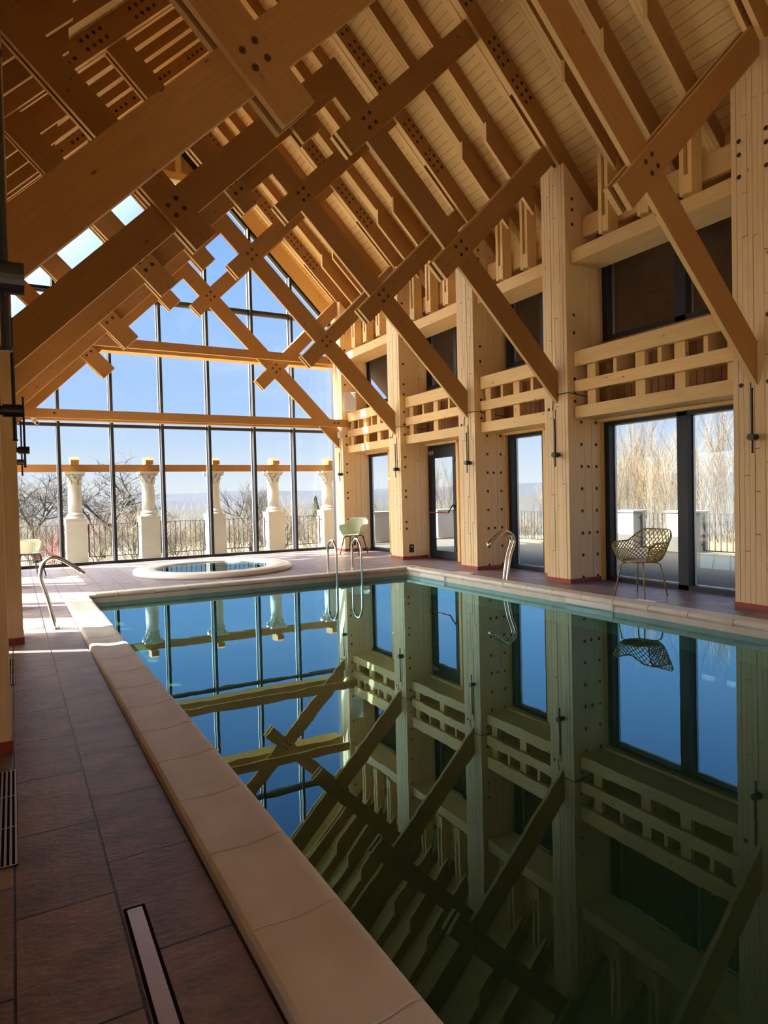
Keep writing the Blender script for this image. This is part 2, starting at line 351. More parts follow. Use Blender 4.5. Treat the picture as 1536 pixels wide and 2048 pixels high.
XC = 3.41; EXR = 9.3
mir = lambda x: 2*XC-x
FR = [ # near face of right post, truss near plank y0
    dict(py=3.95, y0=4.09, a=9.36, c=-.905, d=1.87, ct=8.65, dt=8.80, a_=2.67, c_=5.53, ct_=2.08, d_=8.44, dt_=2.28, lx=-.045),
    dict(py=6.84, y0=6.975, a=9.55, c=-.68, d=1.895, ct=8.89, dt=8.86, a_=2.73, c_=5.84, ct_=2.13, d_=8.46, dt_=2.28, lx=.05),
    dict(py=8.97, y0=9.10, a=9.58, c=-.75, d=1.86, ct=8.88, dt=8.89, a_=2.77, c_=6.00, ct_=2.18, d_=8.457, dt_=2.31, lx=.05),
    dict(py=11.41, y0=11.54, a=9.52, c=-1.05, d=1.77, ct=8.69, dt=8.81, a_=2.84, c_=5.69, ct_=2.10, d_=8.45, dt_=2.25, lx=.05),
    dict(py=14.05, y0=14.19, a=9.44, c=-1.06, d=1.79, ct=8.65, dt=8.78, a_=2.89, c_=5.61, ct_=2.08, d_=8.42, dt_=2.25, lx=.05)]
PW = .46          # post width along Y
PLY = .055
ordn = ['nearest', 'second', 'third', 'fourth', 'farthest']

# ------------------------------------------------------------------ pool, floor, coping
PX0, PX1, PY0, PY1 = .87, 5.86, -2.5, 9.77      # pool inner faces
YN = -3.0; YG = 15.0                            # near end wall, gable glazing
ZW = -.07
f = MB()
f.box(-.66, .56, YN, YG+.15, -.12, 0); f.box(6.14, 7.6, YN, YG+.15, -.12, 0)
f.box(.56, 6.14, 10.05, YG+.15, -.12, 0); f.box(.56, 6.14, YN, PY0-.3, -.12, 0)
struct('floor', f, M['tile'])
f = MB()
for x0, x1, y0, y1 in ((PX0-.1, PX0, PY0-.1, PY1+.1), (PX1, PX1+.1, PY0-.1, PY1+.1), (PX0, PX1, PY1, PY1+.1), (PX0, PX1, PY0-.1, PY0)):
    f.box(x0, x1, y0, y1, -1.5, -.02)
f.box(PX0-.1, PX1+.1, PY0-.1, PY1+.1, -1.56, -1.45)
tag(f.build('pool_basin', M['pool']), kind='structure')
f = MB()
for x0, x1, y0, y1 in ((PX0-.1, PX0+.004, PY0-.1, PY1+.1), (PX1-.004, PX1+.1, PY0-.1, PY1+.1), (PX0, PX1, PY1-.004, PY1+.1)): f.box(x0, x1, y0, y1, -.19, -.012)
struct('pool_waterline_band', f, M['stone'])
f = MB(); f.face([(PX0, PY0, ZW), (PX1, PY0, ZW), (PX1, PY1, ZW), (PX0, PY1, ZW)])
w = f.build('pool_water', M['water']); tag(w, 'still green tinted water filling the long indoor pool', 'water', kind='stuff')

PROF = [(0, -.01), (-.004, .012), (0, .034), (.012, .046), (.04, .050), (.09, .046), (.15, .044), (.205, .050), (.245, .058), (.27, .060), (.288, .054), (.299, .040), (.302, .022), (.296, .004), (.284, -.008), (.284, -.03), (.275, -.032), (.275, -.12)]
def coping(name, P0, along, inward, length, step, off, label=None):
    """stones laid end to end from P0 along a direction, profile across inward; mitred at both ends"""
    mb = MB(); a = Vector(along); n = Vector(inward); P0 = Vector(P0)
    cuts = [0]; t = off % step
    while t < length-.05:
        if t > .05: cuts.append(t)
        t += step
    cuts.append(length)
    def mitre(t, d, end): return t
    for i in range(len(cuts)-1):
        s0, s1 = cuts[i]+.0028, cuts[i+1]-.0028
        rings = []
        for s, sg in ((s0, 0), (s0+.0025, 1), (s1-.0025, 1), (s1, 0)):
            ring = []
            for (d, z) in PROF:
                ss = s
                if i == 0 and s <= s0+.006: ss = s + d*coping.m0
                if i == len(cuts)-2 and s >= s1-.006: ss = s - d*coping.m1
                ring.append(P0+a*ss+n*d+Vector((0, 0, z-(0 if sg else .004))))
            rings.append(ring)
        for r0, r1 in zip(rings, rings[1:]):
            for k in range(len(PROF)-1): mb.face([r0[k], r1[k], r1[k+1], r0[k+1]][::coping.w], along)
        mb.face(rings[0][::coping.w*-1] if False else rings[0], along); mb.face(rings[-1][::-1], along)
    # mortar bed
    core = [(.01, -.01), (.01, .027), (.04, .040), (.15, .034), (.25, .047), (.282, .042), (.289, .02), (.27, -.01)]
    for k in range(len(core)-1):
        d0, z0 = core[k]; d1, z1 = core[k+1]
        mb.face([P0+a*(0+d0*coping.m0)+n*d0+Vector((0, 0, z0)), P0+a*(length-d0*coping.m1)+n*d0+Vector((0, 0, z0)), P0+a*(length-d1*coping.m1)+n*d1+Vector((0, 0, z1)), P0+a*(d1*coping.m0)+n*d1+Vector((0, 0, z1))], along, 1)
    return struct(name, mb, [M['stone'], M['mortar']], False)
coping.m0, coping.m1, coping.w = 0, 1, 1
c1 = coping('trim_1', (.556, PY0, 0), (0, 1, 0), (1, 0, 0), 10.056-PY0, .480, (4.735-PY0) % .48)
coping.m0, coping.m1, coping.w = 0, 1, -1
c2 = coping('trim_2', (6.160, PY0, 0), (0, 1, 0), (-1, 0, 0), 10.056-PY0, .480, .1)
coping.m0, coping.m1, coping.w = 1, 1, 1
c3 = coping('trim_3', (.556, 10.056, 0), (1, 0, 0), (0, -1, 0), 5.604, .480, .2)
for o in (c1, c2, c3):
    merge_smooth(o.data)

# skimmer covers let into the pool side of the right coping
SK = MB(); SK.box(0, .03, -.36, .36, -.058, -.004); SK.box(-.004, 0, -.33, .33, -.05, -.012)
for i, (yc, lab) in enumerate(((5.62, 'white skimmer cover in pool edge in front of the ochre lattice chair'), (8.95, 'white skimmer cover in pool edge near the glass door corner'))):
    o = bpy.data.objects.new('skimmer_cover', SK.mesh('skimmer_cover', M['white']) if i == 0 else o.data); col.objects.link(o)
    o.location = (5.846-.0, yc, 0); tag(o, lab, 'pool fitting', 'skimmer covers in the right pool edge')
# lids on the floor
for (x0, x1, y0, y1, lab) in ((6.15, 6.39, 5.09, 5.35, 'square white lid on floor under the ochre lattice chair'), (6.18, 6.44, 8.60, 9.0, 'square white lid on floor beside the post right of the glass door'), (.10, .24, 7.75, 8.05, 'pale square lid on sunlit floor at the left handrail')):
    b = MB(); b.box(x0, x1, y0, y1, .001, .012); b.box(x0+.09, x1-.09, y0+.09, y1-.09, .012, .015)
    tag(b.build('floor_lid', M['white']), lab, 'lid', 'lids of floor boxes by the pool')

# slot drain in the foreground
dr = empty('slot_drain', (.296, 1.4, 0), 0, 'brushed steel slot drain let into the tiles beside the left coping', 'drain')
b = MB(); b.box(-.031, .034, -1.3, .838, -.02, .0025); b.build('gap_shade_strip', M['cable'], dr)  # flush black strip stands for the shaded gap round the cover
b = MB(); b.box(-.022, .023, -1.29, .822, 0, .006); b.build('cover', M['brushed'], dr)
def floor_grate(y0, y1, label):
    g = empty('air_grate', (-.06, (y0+y1)/2, 0), 0, label, 'grate', 'convector grates along the left posts')
    h = (y1-y0)/2
    b = MB(); b.box(-.048, .036, -h, h, -.01, .0015); b.build('grate_shade_sheet', M['cable'], g)  # black sheet level with the tiles stands for the shade below the bars
    b = MB()
    for k in range(5): b.box(-.046+k*.018, -.038+k*.018, -h, h, 0, .006)
    for yy in (-h, -h/3, h/3, h-.006): b.box(-.046, .034, yy, yy+.006, 0, .005)
    b.build('bars', M['grate'], g)
floor_grate(2.72, 3.70, 'slatted metal floor grate nearest the camera at the left edge')
floor_grate(5.46, 6.36, 'smaller looking slatted floor grate farther along the left posts')

# ------------------------------------------------------------------ hot tub
HT = empty('hot_tub', (3.2, 12.2, 0), 0, 'round white rimmed hot tub sunk in floor before the glazed gable', 'hot tub')
b = MB(); b.lathe([(1.40, 0), (1.405, .03), (1.40, .075), (1.375, .09), (1.34, .085), (1.32, .075), (1.30, .085), (1.22, .093), (1.06, .085), (1.02, .065), (1.00, .0), (.98, -.08), (.7, -.5), (0, -.5)], (0, 0), 96)
b.build('rim', mat('hot_tub_acrylic', (.72, .69, .65), .3), HT, True)
b = MB(); b.lathe([(0, .058), (1.019, .058)], (0, 0), 96); b.f = [q for q in b.f if True]; b.build('tub_water', M['tubwater'], HT)
b = MB()
for k in range(110):
    a = R(20+140*k/110); b.box(1.31*math.cos(a)-.008, 1.31*math.cos(a)+.008, 1.31*math.sin(a)-.02, 1.31*math.sin(a)+.02, .07, .093)
b.build('overflow_grating', M['white'], HT)

# ------------------------------------------------------------------ roof deck and walls
EX = 8.9; YR0, YR1 = YN-.2, 15.3
for nm, mi in (('ceiling_right', False), ('ceiling_left', True)):
    d = MB(); m_ = mir if mi else (lambda x: x); EX = 8.9 if mi else EXR
    lo = [(3.41, 9.575), (EX, 12.985-EX)]; hi = [(3.41, 9.66), (EX, 13.07-EX)]
    pts = [(m_(p[0]), p[1]) for p in (lo[0], lo[1], hi[1], hi[0])]
    d.prism(pts, YR0, YR1, (0, 1, 0), 'xz')
    o = struct(nm, d, M['deck'])
    # boards run along the hall: uv = (y, distance down the slope)
    ul = o.data.uv_layers['UVMap'].data
    for li, lp in enumerate(o.data.loops):
        v = o.data.vertices[lp.vertex_index].co; ul[li].uv = (v.y, (abs(v.x-3.41))*S2)
d = MB(); d.prism([(7.60, 4.97), (EXR-.05, 3.27), (EXR-.05, 3.23), (7.60, 4.93)], YR0+.1, YR1-.1, (0, 1, 0), 'xz'); struct('added_dark_eave_sheet', d, M['eave_shade'])  # dark sheet added under the eave to darken the view through the upper windows
def wall(side, name, openings, zo=((0, 2.27), (3.40, 4.60))):
    m_ = mir if side < 0 else (lambda x: x)
    b = MB(); x0, x1 = m_(7.49), m_(7.57)
    if x0 > x1: x0, x1 = x1, x0
    ys = [YN-.2]
    for (a, c) in openings: ys += [a, c]
    ys.append(YG+.2)
    for i in range(0, len(ys), 2): b.box(x0, x1, ys[i], ys[i+1], -.1, 5.45)
    for (a, c) in openings:
        b.box(x0, x1, a, c, 2.27, 3.40); b.box(x0, x1, a, c, 4.60, 5.45)
    return struct(name, b, M['wood'])
RO = [(-2.4, 1.2), (1.9, 3.9), (4.52, 6.82), (8.03, 8.95), (10.41, 11.50), (13.03, 14.20)]  # first two openings are unseen, added to bring more daylight inside
LO = [(-2.6, .2), (6.86, 9.10), (9.14, 11.5), (11.54, 13.95)]  # first opening is unseen, added behind the camera to brighten the hall
wall(1, 'wall_right', RO); wall(-1, 'wall_left', LO)
b = MB(); b.box(-.94, 7.76, YN-.2, YN, 0, .25); b.box(-.94, 0, YN-.2, YN, 0, 5.4); b.box(6.8, 7.76, YN-.2, YN, 0, 5.4); b.box(0, 6.8, YN-.2, YN, 1.4, 5.4)  # low openings added in this unseen wall to let light in
b.prism([(-.94, 5.4), (3.41, 9.75), (7.76, 5.4)], YN-.2, YN, (1, 0, 0), 'xz')
for x in (1.7, 3.4, 5.1): b.box(x-.1, x+.1, YN-.2, YN, .25, 1.4)
struct('wall_back', b, M['wood'])

winn = [0]
def window(side, y0, y1, z0, z1, mull=()):
    m_ = mir if side < 0 else (lambda x: x); winn[0] += 1
    fr = MB(); xa, xb = sorted((m_(7.46), m_(7.56))); t = .085
    fr.box(xa, xb, y0, y0+t, z0, z1); fr.box(xa, xb, y1-t, y1, z0, z1)
    fr.box(xa, xb, y0+t, y1-t, z0, z0+(.06 if z0 < 1 else t)); fr.box(xa, xb, y0+t, y1-t, z1-.05, z1)
    for mm in mull: fr.box(xa, xb, mm-.075, mm+.075, z0, z1)
    root = struct('window_%d' % winn[0], fr, M['frame'])
    # pale spacer bars round each pane
    sp = MB(); edges = [y0+t]+[q for mm in mull for q in (mm-.075, mm+.075)]+[y1-t]; xs = sorted((m_(7.565), m_(7.60)))
    for i in range(0, len(edges), 2):
        a, c = edges[i], edges[i+1]
        sp.box(xs[0], xs[1], a-.02, a+.014, z0+.04, z1-.03); sp.box(xs[0], xs[1], c-.014, c+.02, z0+.04, z1-.03)
        sp.box(xs[0], xs[1], a, c, z0+.04, z0+.066); sp.box(xs[0], xs[1], a, c, z1-.056, z1-.03)
    sp.build('glazing_spacer', M['grate'], root)
    g = MB(); xg = m_(7.575); g.face([(xg, y0+t, z0+.04), (xg, y1-t, z0+.04), (xg, y1-t, z1-.04), (xg, y0+t, z1-.04)]); g.build('glass_pane', M['glass'], root)
    return root
for i, (a, c) in enumerate(RO):
    mm = (5.55,) if i == 2 else (((a+c)/2,) if i < 2 else ())
    if i != 4: window(1, a, c, 0, 2.27, mm)
    window(1, a, c, 3.40, 4.60, mm)
for (a, c) in LO:
    mm = (a+c)/2-.1
    window(-1, a, c, 0, 2.27, (mm,)); window(-1, a, c, 3.40, 4.60, (mm,))

# glass door
dx = 7.46
b = MB(); y0, y1 = 10.41, 11.50
b.box(dx, dx+.10, y0, y0+.06, 0, 2.27); b.box(dx, dx+.10, y1-.06, y1, 0, 2.27); b.box(dx, dx+.10, y0+.06, y1-.06, 2.22, 2.27); b.box(dx, dx+.10, y0+.06, y1-.06, 0, .02)
door = struct('door_1', b, M['frame'])
b = MB(); a, c = y0+.065, y1-.065
b.box(dx-.015, dx+.06, a, a+.11, .025, 2.215); b.box(dx-.015, dx+.06, c-.13, c, .025, 2.215); b.box(dx-.015, dx+.06, a+.11, c-.13, .025, .16); b.box(dx-.015, dx+.06, a+.11, c-.13, 2.02, 2.215)
b.build('door_leaf', M['frame'], door)
b = MB(); b.face([(dx+.02, a+.11, .16), (dx+.02, c-.13, .16), (dx+.02, c-.13, 2.02), (dx+.02, a+.11, 2.02)]); b.build('glass_pane', M['glass'], door)
pb = MB(); pb.tube([(dx-.09, c-.06, .93), (dx-.09, a+.18, .93)], .012, 8); bar = pb.build('push_bar', M['redbar'], door, label='red emergency push bar')
pb = MB(); pb.tube([(dx-.015, a+.05, 1.10), (dx-.07, a+.07, 1.06), (dx-.09, a+.18, .93)], .014, 8); pb.lathe([(0, dx-.05), (.04, dx-.045), (.045, dx-.015)], (a+.05, 1.08), 14, 0, 'x'); pb.lathe([(0, dx-.05), (.03, dx-.045), (.03, dx-.015)], (c-.06, 1.0), 12, 0, 'x'); pb.build('bar_bracket', M['black'], door)
for zz in (.22, 1.10, 1.96):
    h = MB(); h.lathe([(0, dx-.055), (.035, dx-.05), (.045, dx-.015)], (a+.02, zz), 14, 0, 'x'); h.build('hinge', M['black'], door)
h = MB(); h.box(dx-.03, dx-.015, c-.22, c-.03, 2.10, 2.16); h.build('door_closer', M['grate'], door)
h = MB(); h.tube([(dx-.04, c-.2, 2.08), (dx-.05, c+.12, 2.06)], .006, 6); h.build('closer_arm', M['grate'], door)

# ------------------------------------------------------------------ timber posts
def post(i, side, visible=True):
    F = FR[i]; xin = 6.78 if side > 0 else F['lx']; sg = side; y0 = F['py'] if side > 0 else F['py']+(.17 if i else .03); PW = .46 if side > 0 else .42; DB = .60 if (side < 0 and i == 0) else .70
    rx = lambda d: xin+sg*d
    top = lambda x: (12.6-x) if side > 0 else (12.6-mir(x))
    rnd = random.Random(i*2+(side > 0))
    words = {0: 'nearest', 1: 'second', 2: 'third', 3: 'fourth', 4: 'corner'}
    labR = ['massive laminated timber post cut by the right picture edge', 'massive timber post between the double window and the narrow window', 'massive timber post between the narrow window and the glass door', 'massive timber post left of the glass door with a floor socket', 'sunlit corner timber post where right wall meets the glazed gable']
    labL = ['tall timber post at left edge beside the nearest large wall lamp below the red skirting', 'orange brown timber post at left edge with red skirting beside the sunlit floor', 'timber post on the left wall, third from the camera end', 'timber post on the left wall, fourth from the camera end', 'timber post in the left corner against the glazed gable']
    P = empty('timber_post', (rx(.3), y0+.23, 0), 0, (labR if side > 0 else labL)[i], 'post', 'timber posts along the pool hall')
    ox, oy = rx(.3), y0+.23
    def B(mb, d0, d1, ya, yb, z0, z1=None, mi=0):
        x0, x1 = rx(d0), rx(d1)
        if z1 is None: poly = [(x0, z0), (x1, z0), (x1, top(x1)), (x0, top(x0))]
        else: poly = [(x0, z0), (x1, z0), (x1, z1), (x0, z1)]
        mb.prism([(p[0]-ox, p[1]) for p in poly], ya-oy, yb-oy, (0, 0, 1), 'xz', mi)
    b = MB(); B(b, .014, .59, y0+.012, y0+PW-.012, 0, None, 1)
    pw = PW/8
    for k in range(8):
        ya, yb = y0+k*pw+(.0022 if k else 0), y0+(k+1)*pw-(.0022 if k < 7 else 0)
        j = rnd.uniform(-.004, .003) if 0 < k < 7 else 0
        if k in (0, 7): B(b, j, .312, ya, yb, 0)
        elif k % 2: 
            z = 0; zt = top(xin)-.1
            while z < zt:
                l = rnd.choice([.45, .62, .8, 1.1, 1.4]); z1 = z+l-.007
                if z1 > zt: B(b, j+rnd.uniform(-.002, .003), .11, ya, yb, z)
                else: B(b, j+rnd.uniform(-.003, .004), .11, ya, yb, z, z1)
                z += l
        else: B(b, j, .11, ya, yb, 0)
    B(b, .317, .447, y0+.002, y0+PW-.002, 0); B(b, .452, min(.625, DB), y0, y0+PW, 0)
    if DB > .65: B(b, .64, .69, y0+.03, y0+PW-.03, 0)
    b.build('post_body', [M['ply'], M['joint']], P)
    s = MB(); B(s, -.008, .60, y0-.008, y0+PW+.008, 0, .062); s.build('skirting', M['red'], P, label='red skirting band')
    for zi in range(8):
        z = .072+.313*zi
        if i in (0, 1, 2):
            put(BOLT_Y, 'bolt', P, (rx(.25)-ox, y0-oy, z)); put(BOLT_Y, 'bolt', P, (rx(.535)-ox, y0-oy, z))
            if zi in (2, 5): put(BOLT_Y, 'bolt', P, (rx(.38)-ox, y0-oy, z))
    hz = [2.55, 2.68, 2.86, 3.5, 3.75, 5.0, 5.2, 5.35] if i < 3 else [.62, .75, 1.25, 1.38, 1.85, 2.05, 2.5, 2.7, 2.95, 3.3, 3.5, 3.9, 4.4, 4.7, 5.1, 5.4]
    for z in hz: put(BOLT_Y, 'bolt', P, (rx(.10 if i >= 3 else .14)-ox, y0-oy, z))
    if side > 0:
        for z in ([2.37, 3.05, 4.55, 4.78, 4.92] if i == 0 else [2.47, 3.0]):
            o = put(BOLT_X, 'bolt', P, (rx(-.004)-ox, y0+.37-oy, z))
            if i == 0: put(BOLT_X, 'bolt', P, (rx(-.004)-ox, y0+.08-oy, z))
    return P
for i in range(5):
    post(i, 1); post(i, -1)

# ------------------------------------------------------------------ roof trusses
def truss(i):
    F = FR[i]; y0 = F['y0']; T = empty('roof_truss', (0, 0, 0), 0, None, 'roof truss', 'timber scissor trusses under the roof')
    T['label'] = ['nearest scissor truss of broad timbers crossing the top of the picture', 'second scissor truss, springing from the post between double and narrow windows', 'third scissor truss, springing from the post right of the glass door', 'fourth scissor truss, springing from the post left of the glass door', 'farthest scissor truss, standing just inside the glazed gable'][i]
    m1, m2 = y0+PLY, y0+2*PLY; hw = .228
    w = [M['shadewood'], M['wood']]  # one timber: broad faces in the shade-dark tone, edges in the lit tone
    # the two long crossing chords (right foot A, left foot B)
    b = MB(); a = F['a']; xr = 6.795
    L = F['a_']+hw
    b.prism([(xr, a-hw-xr), (xr, a+hw-xr), ((a+hw-L)/2, (a+hw+L)/2), ((a-hw-L)/2, (a-hw+L)/2)], m1+.002, m2-.002, (1, 0, -1), 'xz', 0, 1)
    b.build('chord', w, T)
    b = MB(); a = F['a_']; xl = F['lx']-.015
    L = F['a']-hw
    b.prism([(xl, a-hw+xl), (xl, a+hw+xl), ((L-a-hw)/2, (L+a+hw)/2), ((L-a+hw)/2, (L+a-hw)/2)], m1-.001, m2-.006, (1, 0, 1), 'xz', 0, 1)
    b.build('chord', w, T)
    for (yy0, yy1) in ((y0, m1), (m2, m2+PLY)):
        b = MB(); bar45(b, F['c'], F['ct'], 12.66, .19, yy0, yy1, 'B', 0, 1); b.build('knee_strut', w, T)
        b = MB(); bar45(b, F['d'], F['dt'], 12.66, .207, yy0, yy1, 'B', 0, 1); b.build('strut', w, T)
        b = MB(); bar45(b, F['c_'], F['ct_'], 5.84, .212, yy0, yy1, 'A', 0, 1); b.build('knee_strut', w, T)
        b = MB(); bar45(b, F['d_'], F['dt_'], 5.84, .22, yy0, yy1, 'A', 0, 1); b.build('strut', w, T)
    # principal rafters of four plies, two of them stopping short to leave slots
    for mi in (False, True):
        m_ = mir if mi else (lambda x: x); b = MB(); yb = y0-PLY; EX = 8.9 if mi else EXR
        full = [(3.41, 9.19), (3.41, 9.57), (EX, 12.98-EX), (EX, 12.6-EX)]
        fill = [(3.41, 9.20), (3.41, 9.56), (6.0, 6.97), (6.0, 6.61)]; fil2 = [(6.9, 5.72), (6.9, 6.05), (EX-.02, 12.96-EX), (EX-.02, 12.65-EX)]
        for k in range(4):
            ya, yc = yb+k*PLY, yb+(k+1)*PLY-.0025
            if k % 2 == 0: b.prism([(m_(p[0]), p[1]) for p in full], ya, yc, (1, 0, 1 if mi else -1), 'xz', 0, 1)
            else:
                for q in (fill, fil2): b.prism([(m_(p[0]), p[1]) for p in q], ya, yc, (1, 0, 1 if mi else -1), 'xz', 0, 1)
        if not mi:
            sh = [(6.3, 6.45), (6.3, 6.66), (6.9, 6.06), (6.9, 5.85)]
            for k in (1, 3): b.prism(sh, yb+k*PLY, yb+(k+1)*PLY-.0025, (1, 0, -1), 'xz', 0, 1)
        b.build('rafter', w, T)
        # bolt groups on the face towards the camera
        for t in (5.0, 3.9, 3.2, 2.5, 1.33, .57):
            for u in range(4):
                for v in (-1, 1):
                    tt = t+.21-.148*u + (0 if v > 0 else 0); cc = 12.80+.08*v
                    x, z = (cc-tt)/2, (cc+tt)/2
                    put(BOLT_Y, 'bolt', T, (m_(x), yb-.001, z))
    # four bolts at every crossing
    for (cx, cz) in (((F['a']-F['c'])/2, (F['a']+F['c'])/2), ((F['a']-F['d'])/2, (F['a']+F['d'])/2), ((F['c_']-F['a_'])/2, (F['c_']+F['a_'])/2), ((F['d_']-F['a_'])/2, (F['d_']+F['a_'])/2)):
        for dx_, dz_ in ((.082, 0), (-.082, 0), (0, .085), (0, -.085)):
            put(BOLT_Y, 'bolt', T, (cx+dx_, y0-.001, cz+dz_))
    return T
for i in range(5): truss(i)

# ------------------------------------------------------------------ common rafters with their hangers
def common_rafter_meshes(mi):
    EX = 8.9 if mi else EXR
    m_ = mir if mi else (lambda x: x); ax = (1, 0, 1 if mi else -1)
    b = MB(); h = .0825
    for k in range(3):
        b.prism([(m_(3.44), 9.27), (m_(3.44), 9.53), (m_(EX-.05), 12.975-EX+.05), (m_(EX-.05), 12.71-EX+.05)], -h+k*PLY, -h+(k+1)*PLY-.0025, ax, 'xz', 0, 1)
    body = b.mesh('rafter_body', [M['shadewood'], M['wood']])
    b = MB(); b.prism([(m_(6.10), 6.34), (m_(6.10), 6.61), (m_(6.90), 5.86), (m_(6.98), 5.84), (m_(6.98), 5.46)], -h-PLY, -h-.001, ax, 'xz', 0, 1)
    plank = b.mesh('brace_plank', [M['shadewood'], M['wood']])
    b = MB()
    for k in (0, 2):
        b.prism([(m_(6.88), 4.68), (m_(7.06), 4.68), (m_(7.06), 5.54), (m_(6.88), 5.72)], -h+k*PLY, -h+(k+1)*PLY-.001, (0, 0, 1), 'xz', 0, 0)
    b.prism([(m_(6.882), 4.69), (m_(7.05), 4.69), (m_(7.05), 4.9), (m_(6.882), 4.9)], -h+PLY, -h+2*PLY-.002, (0, 0, 1), 'xz', 0, 0)
    b.prism([(m_(7.0), 4.9), (m_(7.05), 4.9), (m_(7.05), 5.54), (m_(7.0), 5.58)], -h+PLY, -h+2*PLY-.002, (0, 0, 1), 'xz', 1, 1)
    return body, plank, b.mesh('hanger', [M['wood'], M['joint']])
CR = {s: common_rafter_meshes(s < 0) for s in (1, -1)}
BAYS = [([1.9, 2.5, 3.2], 'over the bay nearest the camera'), ([5.03, 5.63, 6.25], 'above the double window bay'), ([7.80, 8.38], 'above the narrow window bay'), ([9.89, 10.46, 11.03], 'above the glass door bay'), ([12.42, 13.02, 13.58], 'above the last bay before the gable')]
for s in (1, -1):
    for bi, (ys, where) in enumerate(BAYS):
        for k, y in enumerate(ys):
            if s > 0: lab = ('%s common rafter of the %s roof slope %s' % (['nearest', 'middle', 'farthest'][k] if len(ys) == 3 else ['nearer', 'farther'][k], 'right', where))
            else: lab = ('%s common rafter of the left roof slope %s' % (['nearest', 'middle', 'farthest'][k] if len(ys) == 3 else ['nearer', 'farther'][k], ['over the first bay', 'over the bay between first and second trusses', 'over the bay between second and third trusses', 'over the bay between third and fourth trusses', 'over the bay behind the fourth truss'][bi]))
            r = empty('common_rafter', (0, y, 0), 0, lab, 'rafter', 'common rafters of the %s roof slope' % ('right' if s > 0 else 'left'))
            for me, nm in zip(CR[s], ('rafter_body', 'brace_plank', 'hanger')): put(me, nm, r, (0, 0, 0))

# ------------------------------------------------------------------ wall beams and lattice girders between the posts
def bay_parts(side, ya, yb, where, idx):
    m_ = mir if side < 0 else (lambda x: x)
    if side < 0: m0 = m_; m_ = lambda x: m0(x)-.0
    def B(mb, x0, x1, y0, y1, z0, z1, mi=0, ax=(0, 1, 0)):
        a, c = sorted((m_(x0), m_(x1))); mb.box(a, c, y0, y1, z0, z1, ax, mi)
    b = MB(); B(b, 6.87, 7.42, ya+.003, yb-.014, 4.45, 4.63)
    tag(b.build('wall_plate', [M['wood']]), 'timber wall plate over the upper window %s' % where, 'beam', 'wall plates over the upper windows')
    b = MB(); B(b, 7.10, 7.17, ya+.003, yb-.014, 4.84, 5.12)
    tag(b.build('tie_board', [M['wood']]), 'deep timber board behind the rafter hangers %s' % where, 'beam', 'boards behind the rafter hangers')
    b = MB(); B(b, 7.38, 7.49, ya+.003, yb-.014, 4.63, 5.2); B(b, 7.41, 7.47, ya, yb, 2.31, 3.40)
    for k in range(int((yb-ya)/.11)): B(b, 7.40, 7.41, ya+.004+k*.11, ya+.104+k*.11, 2.5, 3.38)
    struct('wall_%s_panel' % ('right' if side > 0 else 'left'), b, M['panel'])
    G = empty('lattice_girder', (m_(6.93), (ya+yb)/2, 2.31), 0, 'open timber lattice of rails and studs %s' % where, 'girder', 'lattice girders between the posts')
    ox, oy = m_(6.93), (ya+yb)/2
    def P(name, x0, x1, y0, y1, z0, z1, ax=(0, 1, 0)):
        a, c = sorted((m_(x0)-ox, m_(x1)-ox)); mb = MB(); mb.box(a, c, y0-oy, y1-oy, z0-2.31, z1-2.31, ax); mb.build(name, [M['wood']], G)
    P('rail', 6.90, 6.97, ya+.002, yb-.014, 3.03, 3.235); P('rail', 6.90, 6.97, ya+.002, yb-.014, 2.675, 2.83); P('rail', 6.90, 7.40, ya+.002, yb-.014, 2.31, 2.475)
    P('top_board', 6.972, 7.40, ya+.002, yb-.014, 3.10, 3.15)
    n = max(2, round((yb-ya)/.8)); sp = (yb-ya-.145-.1)/(n)
    ws = [ya+.05+k*sp for k in range(n+1)]
    if idx == 1 and side > 0: ws = [4.455, 5.13, 5.70, 6.51]; n = 3
    for k, y in enumerate(ws):
        P('stud', 6.972, 7.04, y, y+.145, 2.476, 3.098, (0, 0, 1))
        if k < n: P('short_stud', 6.972, 7.36, (y+.145+ws[k+1])/2-.03, (y+.145+ws[k+1])/2+.025, 2.83, 3.098, (0, 0, 1))
    P('middle_board', 6.972, 7.40, ya+.002, yb-.014, 2.74, 2.78)
wl = ['above the double window', 'above the narrow window', 'above the glass door', 'in the last right bay, sun striped']
wL = ['on the left wall, first bay', 'on the left wall, second bay', 'on the left wall, third bay', 'on the left wall beside the gable']
for k in range(4):
    ya, yb = FR[k]['py']+PW, FR[k+1]['py']
    bay_parts(1, ya, yb, wl[k], k+1)
    bay_parts(-1, ya+(.13 if k else 0), yb+.17, wL[k], k)
bay_parts(1, 1.9, 3.95, 'at the near end', 9)
# header boards above doors and windows
b = MB()
for (a, c) in RO: b.box(7.36, 7.47, a-.08, c+.08, 2.27, 2.31, (0, 1, 0)); b.box(7.40, 7.47, a-.07, a, 0, 2.27); b.box(7.40, 7.47, c, c+.07, 0, 2.27)
struct('trim_4', b, M['wood'])

